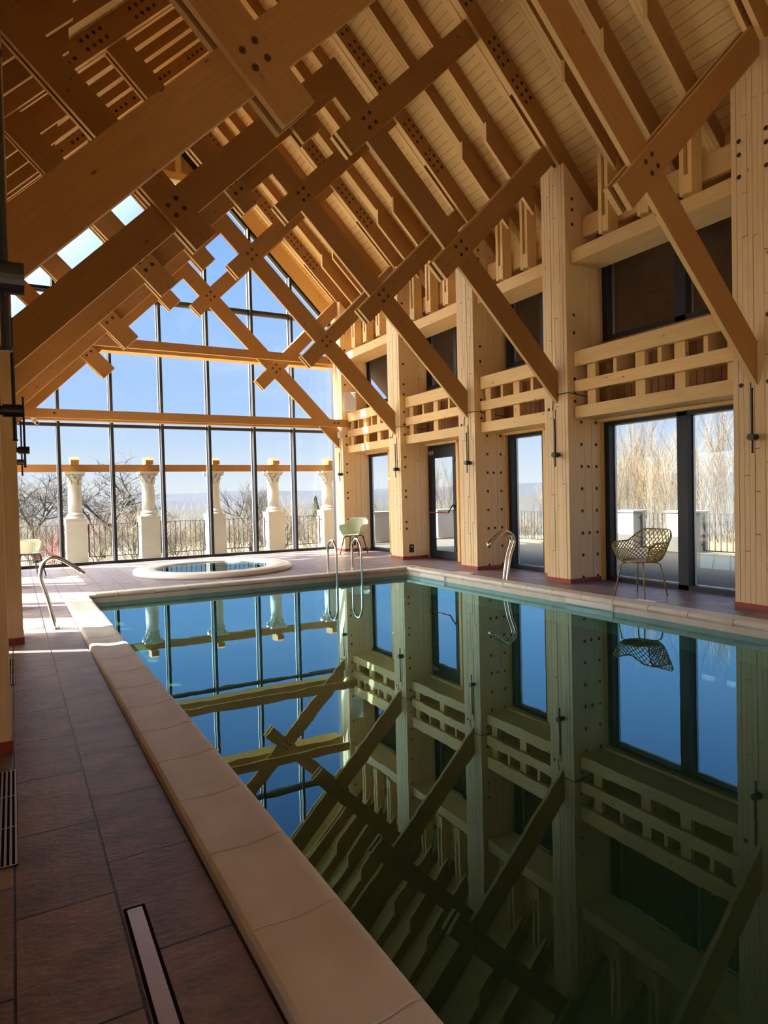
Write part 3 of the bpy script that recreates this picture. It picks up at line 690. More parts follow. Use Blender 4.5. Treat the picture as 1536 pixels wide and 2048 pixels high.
# ------------------------------------------------------------------ glazed gable
MX = [.86, 1.87, 2.89, 3.91, 4.95, 5.93]
gb = MB(); gx0, gx1 = -.25, 7.03; yg0, yg1 = 14.97, 15.09; rz = lambda x: 12.5-(x if x > XC else mir(x))
gb.box(gx0, gx1, yg0, yg1, 0, .06, (1, 0, 0)); gb.box(gx0, gx1, yg0, yg1, 2.86, 2.92, (1, 0, 0)); gb.box(.35, 6.5, yg0, yg1, 5.59, 5.65, (1, 0, 0))
gb.box(gx0, gx0+.06, yg0, yg1, 0, rz(gx0)); gb.box(gx1-.04, gx1, yg0, yg1, 0, rz(gx1))
for m_ in (lambda x: x, mir):
    gb.prism([(m_(3.41), 9.09), (m_(3.41), 9.01), (m_(7.05), 5.37), (m_(7.05), 5.45)], yg0, yg1, (1, 0, 1), 'xz')
g = struct('window_%d' % (winn[0]+1), gb, M['frame'])
for x in MX: m = MB(); m.box(x-.028, x+.028, yg0-.05, yg1+.04, .06, rz(x)-.05); m.build('mullion', M['frame'], g)
m = MB()
for x in MX: m.box(x-.046, x-.034, yg1-.02, yg1+.03, .06, rz(x)-.06)
m.box(.4, 6.45, yg1-.02, yg1+.02, 5.555, 5.59); m.build('spacer_strips', mat('grey_spacer', (.22, .22, .22), .6), g)
m = MB(); m.face([(gx0, 15.03, .03), (gx1, 15.03, .03), (gx1, 15.03, rz(gx1)), (3.41, 15.03, 9.08), (gx0, 15.03, rz(gx0))]); m.build('glass_pane', M['glass'], g)
b = MB(); b.box(7.03, 7.76, 14.55, 15.15, -.1, 5.4); b.box(-.94, -.26, 14.75, 15.15, -.1, 5.4)
for m_ in (lambda x: x, mir): b.prism([(m_(3.41), 9.05), (m_(3.41), 9.74), (m_(7.76), 5.39), (m_(7.76), 4.72)], 14.97, 15.2, (1, 0, -1), 'xz')
b.prism([(3.41, 9.6), (2.1, 8.30), (4.72, 8.30)], 15.10, 15.2, (1, 0, 0), 'xz')
b.box(2.2, 4.62, 14.98, 15.10, 8.30, 8.46, (1, 0, 0)); b.box(3.35, 3.47, 14.98, 15.10, 8.46, 9.1)
struct('wall_gable', b, M['wood'])
# beams across the gable: two planks and a deeper strip behind
def gable_beam(z0, z1, x0, x1, label):
    B_ = empty('gable_beam', ((x0+x1)/2, 14.2, z0), 0, label, 'beam', 'horizontal beams across the glazed gable'); ox = (x0+x1)/2
    b = MB(); b.box(x0-ox, x1-ox, -.215, -.16, 0, z1-z0, (1, 0, 0), 0, 1); b.build('plank', [M['shadewood'], M['wood']], B_)
    b = MB(); b.box(x0-ox, min(x1, 6.765)-ox, .17, .225, -.0, z1-z0, (1, 0, 0), 0, 1); b.build('plank', [M['shadewood'], M['wood']], B_)
    b = MB(); b.box(x0-ox, min(x1, 6.765)-ox, .30, .60, .03, z1-z0-.02, (1, 0, 0), 0, 1); b.build('back_beam', [M['shadewood'], M['wood']], B_)
    return B_
B1 = gable_beam(2.905, 3.075, .06, 7.02, 'lower long horizontal timber beam across the glazed gable')
B2 = gable_beam(4.335, 4.505, 1.25, 6.74, 'upper horizontal timber beam across the glazed gable')
for bm, xs in ((B1, (.75, 6.55, 6.65, 6.97)), (B2, (6.45,))):
    for x in xs:
        o = put(BOLT_Y, 'bolt', bm, (x-bm.location.x, -.216, .09))


# ------------------------------------------------------------------ wall lamps
def sconce_meshes():
    a = MB(); a.tube([(-.075, 0, 1.65), (-.075, 0, 2.31)], .010, 8); a.lathe([(.014, 1.645), (.014, 1.655)], (-.075, 0), 8); a.lathe([(.014, 2.305), (.014, 2.315)], (-.075, 0), 8)
    k = MB(); k.lathe([(.036, -.115), (.036, -.02)], (0, 1.81), 20, 0, 'x'); k.lathe([(.025, -.02), (.025, 0)], (0, 1.81), 16, 0, 'x')
    c = MB(); c.tube([(-.006, .055, 1.84), (-.006, .055, 2.45)], .005, 6); c.tube([(-.006, .03, 1.81), (-.006, .055, 1.84)], .005, 6)
    return a.mesh('light_rod', M['black']), k.mesh('lamp_head', M['black']), c.mesh('cable', M['cable'])
SM = sconce_meshes()
def sconce(x, y, side, label):
    t = empty('wall_lamp', (x, y, 0), 0 if side > 0 else math.pi, label, 'wall lamp', 'black rod wall lamps on the posts')
    for me in SM: put(me, me.name, t, (0, 0, 0))
for i, (y, lab) in enumerate(zip((4.156, 7.02, 9.10, 11.49, 14.09), ('black rod wall lamp on the post at the right picture edge', 'black rod wall lamp on the post left of the double window', 'black rod wall lamp on the post right of the glass door', 'black rod wall lamp on the post left of the glass door', 'black rod wall lamp on the sunlit corner post'))):
    sconce(6.776, y, 1, lab)
for (x, y, lab) in ((-.075, 1.73, 'very large looking black rod wall lamp at the upper left picture edge'), (-.049, 4.18, 'black rod wall lamp at left edge, second from the camera'), (.046, 7.22, 'small black rod wall lamp at left, third from the camera'), (.046, 9.32, 'small black rod wall lamp at left, farthest from the camera')):
    sconce(x, y, -1, lab)
# the post beside the camera that carries the nearest lamp
P0 = empty('timber_post', (-.40, 1.73, 0), 0, 'pale timber edge of the post beside the camera, at the lower left corner', 'post', 'timber posts along the pool hall')
b = MB()
for k in range(8): b.box(-.25, .32-(.003 if k % 2 else 0), -.23+k*.0575, -.175+k*.0575, .0, 5.4)
b.build('post_body', M['ply'], P0)
b = MB(); b.box(-.26, .328, -.24, .24, 0, .062); b.build('skirting', M['red'], P0)

# loudspeaker, sensors, sockets
sp = empty('wall_speaker', (6.86, 13.72, 3.24), R(-38), 'white box loudspeaker hanging on the right wall near the gable', 'loudspeaker')
b = MB(); b.prism([(-.14, -.10), (.14, -.10), (.11, .12), (-.11, .12)], 0, .42, (0, 0, 1), 'xy'); b.build('cabinet', M['white'], sp)
b = MB(); b.box(-.125, .125, -.112, -.101, .015, .405); b.build('speaker_grille', mat('pale_speaker_cloth', (.62, .61, .58), .8), sp)
b = MB(); b.box(-.02, .02, .12, .22, .16, .24); b.build('bracket', M['white'], sp)
cc = empty('security_camera', (.40, 14.02, 2.83), R(20), 'small white camera under the left end of the lower gable beam', 'camera')
b = MB(); b.lathe([(0, .02), (.035, .03), (.045, .05), (.045, .07)], (0, 0), 16); b.build('mount', M['white'], cc)
b = MB(); b.tube([(0, .02, .02), (.02, -.10, -.04)], .038, 12); b.build('camera_body', M['white'], cc)
b = MB(); b.tube([(.0201, -.1, -.04), (.0205, -.103, -.0415)], .028, 12); b.build('lens', M['black'], cc)
b = MB(); b.lathe([(.04, 2.66), (.05, 2.68), (.05, 2.79), (.035, 2.81)], (6.72, 14.07), 14)
tag(b.build('motion_sensor', M['white']), 'small round white sensor below the right end of the lower gable beam', 'sensor')
b = MB(); b.box(3.02, 3.13, 14.065, 14.075, 4.43, 4.51)
tag(b.build('wall_sensor', M['white']), 'tiny white box on the upper gable beam', 'sensor')
for (x, y, lab) in ((6.98, 11.404, 'square metal wall socket low on the post left of the glass door'), (7.0, 14.044, 'square metal wall socket low on the corner post behind the green chair')):
    so = empty('wall_socket', (x, y, .14), 0, lab, 'socket', 'metal wall sockets near the floor')
    b = MB(); b.box(-.05, .05, -.012, 0, 0, .16); b.build('socket_plate', M['bolt'], so)
    b = MB(); b.lathe([(0, -.016), (.014, -.016), (.014, -.012)], (0, .11), 12, 0, 'y'); b.build('indicator', M['white'], so)
for i, (y, lab) in enumerate(((6.835, 'thin black cable running across the post left of the double window'), (8.965, 'thin black cable running across the post right of the glass door'), (11.405, 'thin black cable running across the post left of the glass door'))):
    b = MB(); y_ = y+.30
    pts = [(6.772, y_, 2.45), (6.770, y_-.02, 2.58), (6.770, y_-.10, 2.66), (6.770, y-.004, 2.66), (6.80, y-.008, 2.66), (7.38, y-.008, 2.60)]
    b.tube(pts, .0055, 6); tag(b.build('cable', M['cable']), lab, 'cable', 'cables across the posts')

# ------------------------------------------------------------------ hand rails
def spline(ctrl, n=6):
    out = []; P = [Vector(c) for c in ctrl]; P = [P[0]*2-P[1]]+P+[P[-1]*2-P[-2]]
    for i in range(1, len(P)-2):
        for k in range(n):
            t = k/n; a, b_, c, d = P[i-1:i+3]
            out.append(.5*((2*b_)+(c-a)*t+(2*a-5*b_+4*c-d)*t*t+(3*b_-a-3*c+d)*t*t*t))
    out.append(P[-2]); return out
for (x, yf, lab) in ((4.53, 10.06, 'left bent steel ladder rail at the far pool edge'), (4.98, 10.06, 'right bent steel ladder rail at the far pool edge')):
    L_ = empty('ladder_rail', (x, yf, 0), 0, lab, 'hand rail', 'ladder rails at the far pool edge')
    b = MB(); b.tube(spline([(0, 0, 0), (0, .0, .25), (0, -.005, .45), (0, -.06, .545), (0, -.16, .58), (0, -.26, .545), (0, -.325, .44), (0, -.335, .2), (0, -.335, -.1), (0, -.335, -.5)]), .021, 12); b.build('tube', M['steel'], L_, True)
    b = MB(); b.lathe([(.045, 0), (.045, .004), (.03, .012)], (0, 0), 18); b.build('foot_flange', M['steel'], L_, True)
def grab(x, y, sg, pts, label):
    g = empty('grab_rail', (x, y, 0), 0, label, 'hand rail'); 
    P = [(sg*p[0], p[1], p[2]) for p in pts]
    b = MB(); b.tube(spline(P), .021, 12); b.build('tube', M['steel'], g, True)
    Q = [(sg*p[0], p[1]+.075, p[2]) for p in pts]
    b = MB(); b.tube(spline(Q), .021, 12); b.build('tube', M['steel'], g, True)
    b = MB(); e = P[-1]; f_ = Q[-1]; b.tube([e, f_], .021, 10); b.build('end_bridge', M['steel'], g, True)
    for o_ in (0, .075): b = MB(); b.lathe([(.045, 0), (.045, .004), (.028, .012)], (0, o_), 18); b.build('foot_flange', M['steel'], g, True)
grab(6.19, 7.50, 1, [(0, 0, 0), (.02, 0, .15), (.075, 0, .38), (.145, 0, .565), (.125, 0, .66), (.06, 0, .715), (-.03, 0, .735), (-.14, 0, .67), (-.29, 0, .555)], 'curved steel grab rail arching over the right pool edge')
grab(.352, 7.62, 1, [(0, 0, 0), (-.03, 0, .15), (-.075, 0, .35), (-.118, 0, .50), (-.125, 0, .59), (-.09, 0, .69), (.0, 0, .74), (.11, 0, .69), (.27, 0, .565)], 'curved steel grab rail arching over the sunlit left pool edge')

# ------------------------------------------------------------------ chairs
def shell_pt(th, v, back=.80, arm=.655, seat=.43, w=.29, d=.27, flare=1.0):
    """th: angle from the back (0) round to the front corners (+-130 deg); v 0 at seat, 1 at rim. chair faces -X"""
    a = abs(th)/R(128)
    k = min(1, max(0, (a-.22)/.36)); k = k*k*(3-2*k)
    rim = back+(arm-back)*k
    if a > .9: rim -= (a-.9)*.5
    f = v**.55
    r = .62+.38*f
    lean = .07*(1-a)*v*v
    x = math.cos(th)*d*r*(1.05) + lean*1.2
    y = math.sin(th)*w*r
    # squarer plan
    q = (abs(math.cos(th))**3.2+abs(math.sin(th))**3.2)**(-1/3.2)
    x = math.cos(th)*q*d*r+lean*1.2; y = math.sin(th)*q*w*r
    z = seat+(rim-seat)*(v**1.35)
    return Vector((x, y, z))
def shell_solid(thick=.012):
    b = MB(); N, Mv = 44, 14; g = {}
    for i in range(N+1):
        th = R(-128)+R(256)*i/N
        for j in range(Mv+1): g[i, j] = shell_pt(th, j/Mv)
    for i in range(N):
        for j in range(Mv):
            b.face([g[i, j], g[i+1, j], g[i+1, j+1], g[i, j+1]])
    for i in range(N): b.face([(0, 0, .425), g[i+1, 0], g[i, 0]])
    b.face([(0, 0, .425), g[0, 0], (-.27, -.12, .432), (-.275, 0, .432)]); b.face([(0, 0, .425), (-.275, 0, .432), (-.27, .12, .432), g[N, 0]])
    for j in range(Mv):
        pass
    return b, g, N, Mv
def rim_path(n=60):
    top = [shell_pt(R(-128)+R(256)*i/n, 1) for i in range(n+1)]
    l = [shell_pt(R(-128), 1-j/10) for j in range(1, 11)]; r_ = [shell_pt(R(128), 1-j/10) for j in range(1, 11)]
    return [Vector((-.27, .0, .432)), Vector((-.255, -.12, .432))]+l[::-1]+top+r_+[Vector((-.255, .12, .432)), Vector((-.27, .0, .432))]
def leg_pts(sx, sy, spread): return [(.02*sx, .03*sy, .41), (.13*sx, .13*sy, .405), (.16*sx, .16*sy, .385), (spread*sx, spread*sy, 0)]
def chair(name, loc, rz, label, cmat, lmat, lattice, legr, spread):
    ch = empty(name, loc, rz, label, 'chair')
    b, g, N, Mv = shell_solid()
    if lattice:
        L_ = MB()
        K = 22
        for k in range(-K, 2*K):
            for sg in (1, -1):
                pts = []
                for j in range(13):
                    v = .04+.94*j/12; u = (k+ (j/12)*5.5*sg)/K
                    if 0 <= u <= 1: pts.append(shell_pt(R(-127)+R(254)*u, v))
                if len(pts) > 1: L_.tube(pts, .0056, 5)
        L_.build('lattice_shell', cmat, ch, True)
        s = MB(); n = 40
        ring = [shell_pt(R(-128)+R(256)*i/n, .05) for i in range(n+1)]
        poly = ring+[Vector((-.25, .12, .434)), Vector((-.265, 0, .434)), Vector((-.25, -.12, .434))]
        c0 = Vector((0, 0, .425))
        for i in range(len(poly)): s.face([c0, poly[i], poly[(i+1) % len(poly)]])
        so = s.build('seat', cmat, ch); md = so.modifiers.new('thick', 'SOLIDIFY'); md.thickness = .012
        rm = MB(); rm.tube(rim_path(), .009, 8); rm.build('rim', cmat, ch, True)
    else:
        so = b.build('seat_shell', cmat, ch, True)
        import bmesh
        bm = bmesh.new(); bm.from_mesh(so.data); bmesh.ops.remove_doubles(bm, verts=bm.verts, dist=.0005); bm.to_mesh(so.data); bm.free()
        md = so.modifiers.new('thick', 'SOLIDIFY'); md.thickness = .012
        rm = MB(); rm.tube(rim_path(), .008, 8); rm.build('rim', cmat, ch, True)
    for sx in (-1, 1):
        for sy in (-1, 1):
            l = MB(); l.tube(leg_pts(sx, sy, spread), legr, 8); l.build('leg', lmat, ch, True)
    return ch
chair('lattice_chair', (6.655, 5.545, 0), R(3), 'ochre lattice shell armchair on thin legs before the double window', M['gold'], M['gold'], True, .009, .215)
chair('shell_chair', (6.645, 13.33, 0), R(38), 'pale green shell armchair in the far right corner by the gable', M['green'], M['dkleg'], False, [.012, .014, .016, .010], .23)
chair('shell_chair', (.20, 13.25, 0), R(163), 'pale green shell armchair half hidden by the left post in the sun', M['green'], M['dkleg'], False, [.012, .014, .016, .010], .23)

# ------------------------------------------------------------------ outside: terrace, ground, colonnade
b = MB(); b.box(7.60, 12.9, -6, 16.9, -.25, -.05); struct('terrace_floor', b, M['terrace'])
b = MB(); b.box(12.0, 12.5, -6, 16.9, -.05, -.02); b.box(7.6, 12.5, 16.5, 17.0, -.05, -.02); struct('terrace_kerb', b, mat('yellowish_kerb_stone', (.16, .13, .075), .9))
b = MB(); b.box(-30, -.75, -12, 15.2, -.3, -.10); struct('bounce_ground_left', b, mat('pale_bounce_ground', (.50, .46, .40), .95))  # unseen pale ground, added to bounce sunlight up to the roof timbers
b = MB(); b.box(-30, 7.60, 15.2, 17.2, -.3, -.12); struct('terrace_strip', b, mat('pale_gravel_strip', (.17, .16, .14), .95, noise=.2, nscale=20))
YC = 16.8
def column_meshes():
    out = []
    b = MB(); b.box(-.22, .22, -.22, .22, -.12, .90); b.box(-.228, .228, -.228, .228, .90, .935); out.append(b.mesh('pedestal', M['plaster']))
    b = MB(); b.lathe([(.205, .935), (.205, .96), (.195, .975), (.165, .99), (.185, 1.005), (.180, 1.03), (.158, 1.045), (.150, 1.07)], (0, 0), 28); out.append(b.mesh('column_base', M['plaster'], True))
    b = MB(); b.lathe([(.150, 1.065), (.150, 1.3), (.146, 1.5), (.138, 1.68), (.150, 1.69), (.155, 1.70), (.150, 1.715), (.140, 1.72)], (0, 0), 28); out.append(b.mesh('shaft', M['plaster'], True))
    b = MB(); b.lathe([(.138, 1.715), (.140, 1.80), (.155, 1.88), (.185, 1.93), (.19, 1.95)], (0, 0), 24)
    for k in range(8):       # two rows of curling leaves
        for row, (z0, z1, r0, r1, off) in enumerate(((1.72, 1.84, .145, .185, 0), (1.80, 1.94, .15, .215, 22.5))):
            a = R(45*k+off); c, s_ = math.cos(a), math.sin(a); wd = .038
            def q(r, w_, z): return (r*c-w_*s_, r*s_+w_*c, z)
            b.face([q(r0, -wd, z0), q(r0, wd, z0), q(r0+.012, wd*1.1, (z0+z1)/2), q(r0+.012, -wd*1.1, (z0+z1)/2)])
            b.face([q(r0+.012, -wd*1.1, (z0+z1)/2), q(r0+.012, wd*1.1, (z0+z1)/2), q(r1, wd*.7, z1), q(r1, -wd*.7, z1)])
            b.face([q(r1, -wd*.7, z1), q(r1, wd*.7, z1), q(r1+.022, wd*.4, z1-.03), q(r1+.022, -wd*.4, z1-.03)])
    for sx in (-1, 1):
        for sy in (-1, 1): b.tube([(sx*.13, sy*.13, 1.86), (sx*.175, sy*.175, 1.93), (sx*.195, sy*.195, 1.915), (sx*.185, sy*.185, 1.895)], .016, 6)
    out.append(b.mesh('capital', M['plaster']))
    b = MB(); b.box(-.215, .215, -.215, .215, 1.945, 2.0); out.append(b.mesh('abacus', M['plaster']))
    return out
CM = column_meshes()
cl = ['white capital topped column outside, leftmost one seen through the gable', 'white capital topped column outside, second from the left', 'white capital topped column outside, partly behind a gable mullion in the middle', 'white capital topped column outside, fourth from the left', 'white capital topped column outside, rightmost, at the corner post']
CX = [1.26, 2.87, 4.46, 6.03, 7.60]
for x, lab in zip(CX, cl):
    c = empty('stone_column', (x, YC, 0), 0, lab, 'column', 'white columns of the outdoor pergola')
    for me in CM: put(me, me.name, c, (0, 0, 0))
b = MB(); b.box(-4, 7.95, YC-.07, YC+.07, 2.0, 2.165, (1, 0, 0)); tag(b.build('pergola_beam', M['orange']), 'long orange timber beam lying on the white columns outside', 'beam')
bm_ = None
for x, w_ in zip(CX, ('leftmost', 'second from left', 'third from left', 'fourth from left', 'rightmost')):
    b = MB(); b.prism([(-.30, 0), (.12, 0), (.12, .165), (-.22, .165), (-.30, .10)], -.085, .085, (0, 1, 0), 'yz')
    o = b.build('rafter_stub', M['orange']) if bm_ is None else bpy.data.objects.new('rafter_stub', bm_)
    if bm_ is None: bm_ = o.data
    else: col.objects.link(o)
    o.location = (x, YC, 2.165); tag(o, 'short orange cross beam end above the column %s' % w_, 'beam', 'cross beam ends on the pergola')
def railing(p0, p1, z0, z1, n, label, group):
    p0, p1 = Vector(p0), Vector(p1); L_ = (p1-p0).length; ang = math.atan2(p1.y-p0.y, p1.x-p0.x)
    r_ = empty('metal_railing', (p0.x, p0.y, z0), ang, label, 'railing', group); h = z1-z0
    b = MB(); b.box(0, L_, -.018, .018, h-.012, h, (1, 0, 0)); b.box(0, L_, -.018, .018, .0, .02, (1, 0, 0)); b.box(.0, .03, -.018, .018, 0, h); b.box(L_-.03, L_, -.018, .018, 0, h)
    for zz in (.12, h-.12): b.box(-.06, 0, -.012, .012, zz, zz+.02); b.box(L_, L_+.06, -.012, .012, zz, zz+.02)
    b.build('frame', M['rail'], r_)
    me = None
    for k in range(1, n):
        if me is None: q = MB(); q.box(-.0065, .0065, -.0065, .0065, .02, h-.012); me = q.mesh('baluster', M['rail'])
        put(me, 'baluster', r_, (L_*k/n, 0, 0))
rg = 'railings between the white columns'
for k, (a, c) in enumerate(zip([-.35]+CX[:-1], CX)):
    railing((a+.25, YC, 0), (c-.25, YC, 0), .02, .79, 9, 'dark bar railing outside, %s' % ('left of the leftmost white column', 'between the first and second white columns', 'between the second and third white columns', 'between the third and fourth white columns', 'between the fourth and fifth white columns')[k], rg)
def parapet(x0, x1, y0, y1, label):
    p = empty('parapet_pillar', ((x0+x1)/2, (y0+y1)/2, -.05), 0, label, 'pillar', 'white parapet pillars of the side terrace'); hx, hy = (x1-x0)/2, (y1-y0)/2
    b = MB(); b.box(-hx, hx, -hy, hy, 0, .84); b.build('pillar_body', M['plaster'], p)
    b = MB(); b.box(-hx-.02, hx+.02, -hy-.02, hy+.02, .84, .88); b.build('cap', M['plaster'], p)
YP = [(10.22, 10.66, 'white parapet pillar seen at the left edge of the double window'), (8.68, 9.36, 'wide white parapet pillar behind the mullion of the double window'), (6.55, 7.2, 'white parapet pillar hidden mostly by the right post'), (12.4, 12.85, 'white parapet pillar seen beside the narrow window'), (14.6, 15.05, 'white parapet pillar farther along the side terrace')]
for a, c, lab in YP: parapet(12.05, 12.45, a, c, lab)
parapet(8.95, 10.05, 16.6, 17.0, 'white parapet block seen low through the last narrow window'); parapet(11.1, 11.75, 16.6, 17.0, 'white parapet block seen low through the glass door')
rg = 'railings along the side terrace'
for (y0, y1, n, lab) in ((7.24, 8.64, 11, 'dark bar railing seen through the right pane of the double window'), (9.40, 10.18, 7, 'dark bar railing seen behind the ochre lattice chair'), (10.70, 12.36, 13, 'dark bar railing on the terrace beyond the narrow window'), (12.89, 14.56, 13, 'dark bar railing farther left beyond the narrow window')):
    railing((12.25, y0, 0), (12.25, y1, 0), .01, .775, n, lab, rg)
railing((11.79, YC, 0), (13.4, YC, 0), .01, .775, 13, 'dark bar railing seen through the glass door', rg)

# terrain: slope, valley and hills
def hfun(x, y):
    r = math.hypot(x, y); z = -.35
    if r > 18: z -= (r-18)*.06 if r < 60 else 2.52+(r-60)*.07
    return max(z, -95)
def noise1(t, seed, octs=6):
    v = 0; a = 1; rnd = random.Random(seed); 
    for o in range(octs):
        ph = rnd.uniform(0, 6.28); v += a*math.sin(t*(1.7**o)*3.1+ph); a *= .58
    return v
b = MB(); rs = [14, 18, 24, 32, 45, 70, 110, 180, 300, 500, 900, 1500]; na = 72
def P_(r, k): a = R(-70+200*k/na); x, y = r*math.sin(a), r*math.cos(a); return (x, y, hfun(x, y) if r > 14.5 else -.32)
for i in range(len(rs)-1):
    for k in range(na): b.face([P_(rs[i], k+1), P_(rs[i], k), P_(rs[i+1], k), P_(rs[i+1], k+1)])
b.box(-40, 40, -30, 14.5, -.6, -.33)
struct('ground', b, M['grass'])
def ridge(name, r, el0, amp, seed, colr, base, depth, nsc, cat_label):
    b = MB(); n = 260; top = []; bot = []; bk = []
    for k in range(n+1):
        a = R(-40+150*k/n); e = el0+amp*noise1(a*2.2, seed)+.35*max(0, math.degrees(a)-15)/40
        z = 1.3+r*math.tan(R(e))
        f = 1+.03*noise1(a*5, seed+9, 4)
        top.append((r*math.sin(a), r*math.cos(a), z)); mid = r*.86*f
        bot.append((mid*math.sin(a), mid*math.cos(a), base+(z-base)*.35)); bk.append((r*depth*math.sin(a), r*depth*math.cos(a), base))
    for k in range(n): b.face([top[k+1], top[k], bot[k], bot[k+1]]); b.face([bot[k+1], bot[k], bk[k], bk[k+1]])
    m = mat(name+'_hazed_forest', colr, .95, noise=.22, nscale=nsc)  # blue-grey distance haze put into the forest's base colour
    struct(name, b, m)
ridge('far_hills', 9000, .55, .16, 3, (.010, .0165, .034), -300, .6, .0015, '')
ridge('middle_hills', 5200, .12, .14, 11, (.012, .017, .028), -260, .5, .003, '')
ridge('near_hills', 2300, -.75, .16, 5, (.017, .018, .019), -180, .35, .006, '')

# ------------------------------------------------------------------ bare trees and scrub
def branch(b, p, d, l, r, lev, rnd, up_, spread, kids, sides=4, shrink=.72):
    n = 4; pts = [p]; rad = [r]; dd = d.copy()
    for i in range(n):
        dd = (dd+Vector((rnd.uniform(-1, 1), rnd.uniform(-1, 1), rnd.uniform(-1, 1)))*.16+Vector((0, 0, up_))).normalized()
        pts.append(pts[-1]+dd*l/n); rad.append(r*(1-.45*(i+1)/n))
    b.tube(pts, rad, sides if lev > 1 else 3, caps=False)
    if lev == 0: return
    for k in range(kids):
        t = rnd.uniform(.35, 1); i = min(n-1, int(t*n)); q = pts[i].lerp(pts[i+1], t*n-i)
        ax = Vector((rnd.uniform(-1, 1), rnd.uniform(-1, 1), rnd.uniform(-.25, .6))).normalized()
        nd_ = (dd*(1-spread)+ax*spread).normalized()
        branch(b, q, nd_, l*shrink*rnd.uniform(.7, 1.1), max(r*.52, .004), lev-1, rnd, up_, spread, kids, sides, shrink)
def tree(loc, h, seed, label, levels=5, kids=4, spread=.62, up_=.03, r=.11, m='bark', name='bare_tree', group=None, lean=(0, 0)):
    rnd = random.Random(seed); t = empty(name, loc, 0, label, 'tree', group)
    b = MB(); tp = [Vector((0, 0, -.3)), Vector((.03*h*lean[0], 0, h*.12)), Vector((.08*h*lean[0], .0, h*.25))]
    b.tube(tp, [r*1.25, r, r*.85], 7); b.build('trunk', M[m], t, True)
    b = MB()
    for k in range(kids+1):
        a = 2*math.pi*k/(kids+1)+rnd.random()
        d = Vector((math.cos(a)*.7, math.sin(a)*.7, .75)).normalized()
        branch(b, tp[2-(k % 2)].copy(), d, h*.30, r*.6, levels-1, rnd, up_, spread, kids, 4, .74)
    b.build('branches', M[m], t)
def gz(x, y): return hfun(x, y)
tree((3.35, 32, gz(3.35, 32)), 5.6, 4, 'spreading bare tree outside behind the leftmost white column', 5, 4, group=None, r=.13, lean=(1, 0))
tree((.75, 30, gz(.75, 30)), 4.9, 9, 'bare tree outside left of the leftmost white column', 5, 4, r=.10)
tree((-.6, 34, gz(-.6, 34)), 5.4, 21, 'bare tree outside at the far left edge of the glazed gable', 5, 4, r=.11)
tree((5.9, 36, gz(5.9, 36)), 4.0, 15, 'bare tree outside between the first and second white columns', 4, 5, r=.08)
tree((9.6, 30, gz(9.6, 30)), 3.9, 33, 'vase shaped bare tree outside right of the middle white column', 5, 4, spread=.5, up_=.06, r=.08)
for (x, y, lab) in ((9.0, 60, 'left one of two small dark conifers seen between second and third columns'), (10.6, 60, 'right one of two small dark conifers seen between second and third columns'), (25, 58, 'small dark conifer seen beyond the railing at the right end of the gable')):
    c = empty('conifer', (x, y, gz(x, y)), 0, lab, 'tree', 'small conifers beyond the railing')
    b = MB(); b.tube([(0, 0, -.3), (0, 0, 1.2)], .12, 6); b.build('trunk', M['bark'], c)
    b = MB(); rnd = random.Random(int(x))
    for k in range(420):
        t = rnd.random()**.8; a = rnd.uniform(0, 6.28); rr_ = (1-t)*1.15+.05; z = .8+t*3.6
        p = Vector((math.cos(a)*rr_*.25, math.sin(a)*rr_*.25, z+.12)); q = Vector((math.cos(a)*rr_, math.sin(a)*rr_, z-.18))
        sd = Vector((-math.sin(a), math.cos(a), 0))*.16; b.face([p-sd*.3, q-sd, q+sd, p+sd*.3])
    b.build('foliage', M['fir'], c)
# scrub: three shapes of twiggy shrub, copied
def shrub_mesh(seed, h, n, mt, upn=.5, lev=2):
    rnd = random.Random(seed); b = MB()
    for k in range(n):
        a = rnd.uniform(0, 6.28); o = rnd.uniform(0, .35)
        d = Vector((math.cos(a)*upn, math.sin(a)*upn, 1)).normalized()
        branch(b, Vector((math.cos(a)*o, math.sin(a)*o, -.1)), d, h*rnd.uniform(.35, .6), .012, lev, rnd, .03, .45, 4, 3, .75)
    return b.mesh('shrub', M[mt])
SH = [shrub_mesh(1, 2.3, 15, 'bush'), shrub_mesh(2, 2.0, 17, 'bush'), shrub_mesh(3, 2.6, 13, 'bush')]
PK = shrub_mesh(4, 1.6, 12, 'pinktwig')
rnd = random.Random(12); cnt = 0
spots = []
for row, (y, n, x0, x1) in enumerate(((22, 15, -3, 15), (26, 20, -4, 20), (31, 24, -5, 27), (38, 26, -6, 36))):
    for k in range(n): spots.append((x0+(x1-x0)*(k+rnd.uniform(.2, .8))/n, y+rnd.uniform(-1.5, 1.5), row))
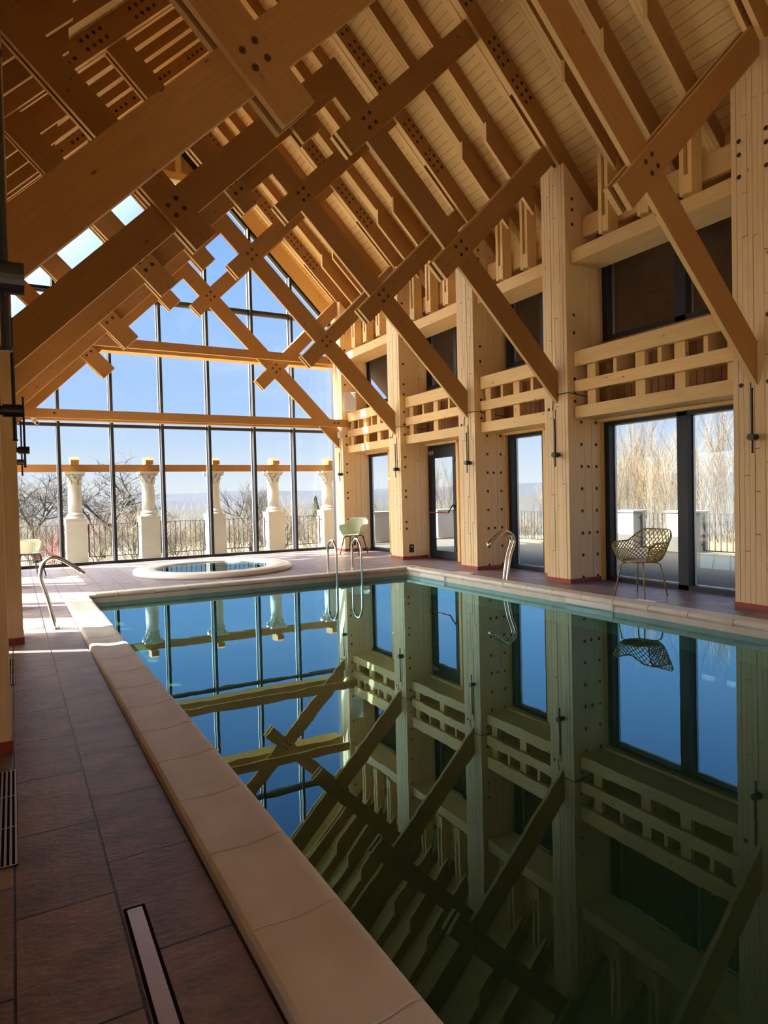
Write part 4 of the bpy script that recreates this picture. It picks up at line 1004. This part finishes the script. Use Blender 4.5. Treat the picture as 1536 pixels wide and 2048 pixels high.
for (x, y, row) in spots:
    o = bpy.data.objects.new('shrub', SH[cnt % 3]); col.objects.link(o); o.location = (x, y, gz(x, y)); o.rotation_euler.z = rnd.uniform(0, 6.28)
    k = rnd.uniform(.75, 1.1)*(1.0, 1.0, 1.1, 1.25)[row]; o.scale = (k, k, k*rnd.uniform(.8, 1.05)); cnt += 1
    xc = x*YC/y; gap = 'left of the leftmost white column' if xc < CX[0] else 'right of the rightmost white column'
    for gi in range(4):
        if CX[gi] <= xc < CX[gi+1]: gap = 'behind the %s gap between white columns' % ('first', 'second', 'third', 'fourth')[gi]
    tag(o, 'brown leafless shrub in the %s row of scrub, %s' % (('nearest', 'second', 'third', 'farthest')[row], gap), 'shrub', 'leafless scrub, %s row, %s' % (('nearest', 'second', 'third', 'farthest')[row], gap))
o = bpy.data.objects.new('shrub', PK); col.objects.link(o); o.location = (1.0, 20.5, gz(1, 20.5)); tag(o, 'reddish leafless shrub beyond the railing left of the leftmost column', 'shrub')
# tall pale willows beyond the side terrace
def willow_mesh(seed, h, n):
    rnd = random.Random(seed); b = MB()
    for k in range(n):
        a = rnd.uniform(0, 6.28); o = rnd.uniform(0, .9); q = rnd.uniform(.05, .42)
        d = Vector((math.cos(a)*q, math.sin(a)*q, 1)).normalized()
        branch(b, Vector((math.cos(a)*o, math.sin(a)*o, -.2)), d, h*rnd.uniform(.5, .85), .012, 2, rnd, .05, .26, 5, 3, .5)
    return b.mesh('shoots', M['twig'])
WM = [willow_mesh(5, 5.0, 42), willow_mesh(6, 4.6, 38)]
for i, (x, y, sc, lab) in enumerate(((19.5, 16.6, .84, 'tall pale leafless willow clump filling the left pane of the double window'), (19.0, 14.4, .93, 'tall pale leafless willow clump behind the mullion of the double window'), (18.6, 12.2, .84, 'tall pale leafless willow clump in the right pane of the double window'), (18.4, 10.2, .72, 'lower pale willow clump at the right side of the double window'), (24, 20.5, .85, 'pale willow clump standing farther back behind the left pane'), (19.5, 28.2, .86, 'pale leafless willow clump seen through the glass door'), (20.5, 21.2, .5, 'small pale willow clump seen at the right of the narrow window'))):
    w_ = empty('willow', (x, y, -.6), 0, lab, 'tree', 'pale willows beyond the side terrace'); w_.scale = (sc, sc, sc); w_.rotation_euler.z = i*1.3
    put(WM[i % 2], 'shoots', w_, (0, 0, 0))
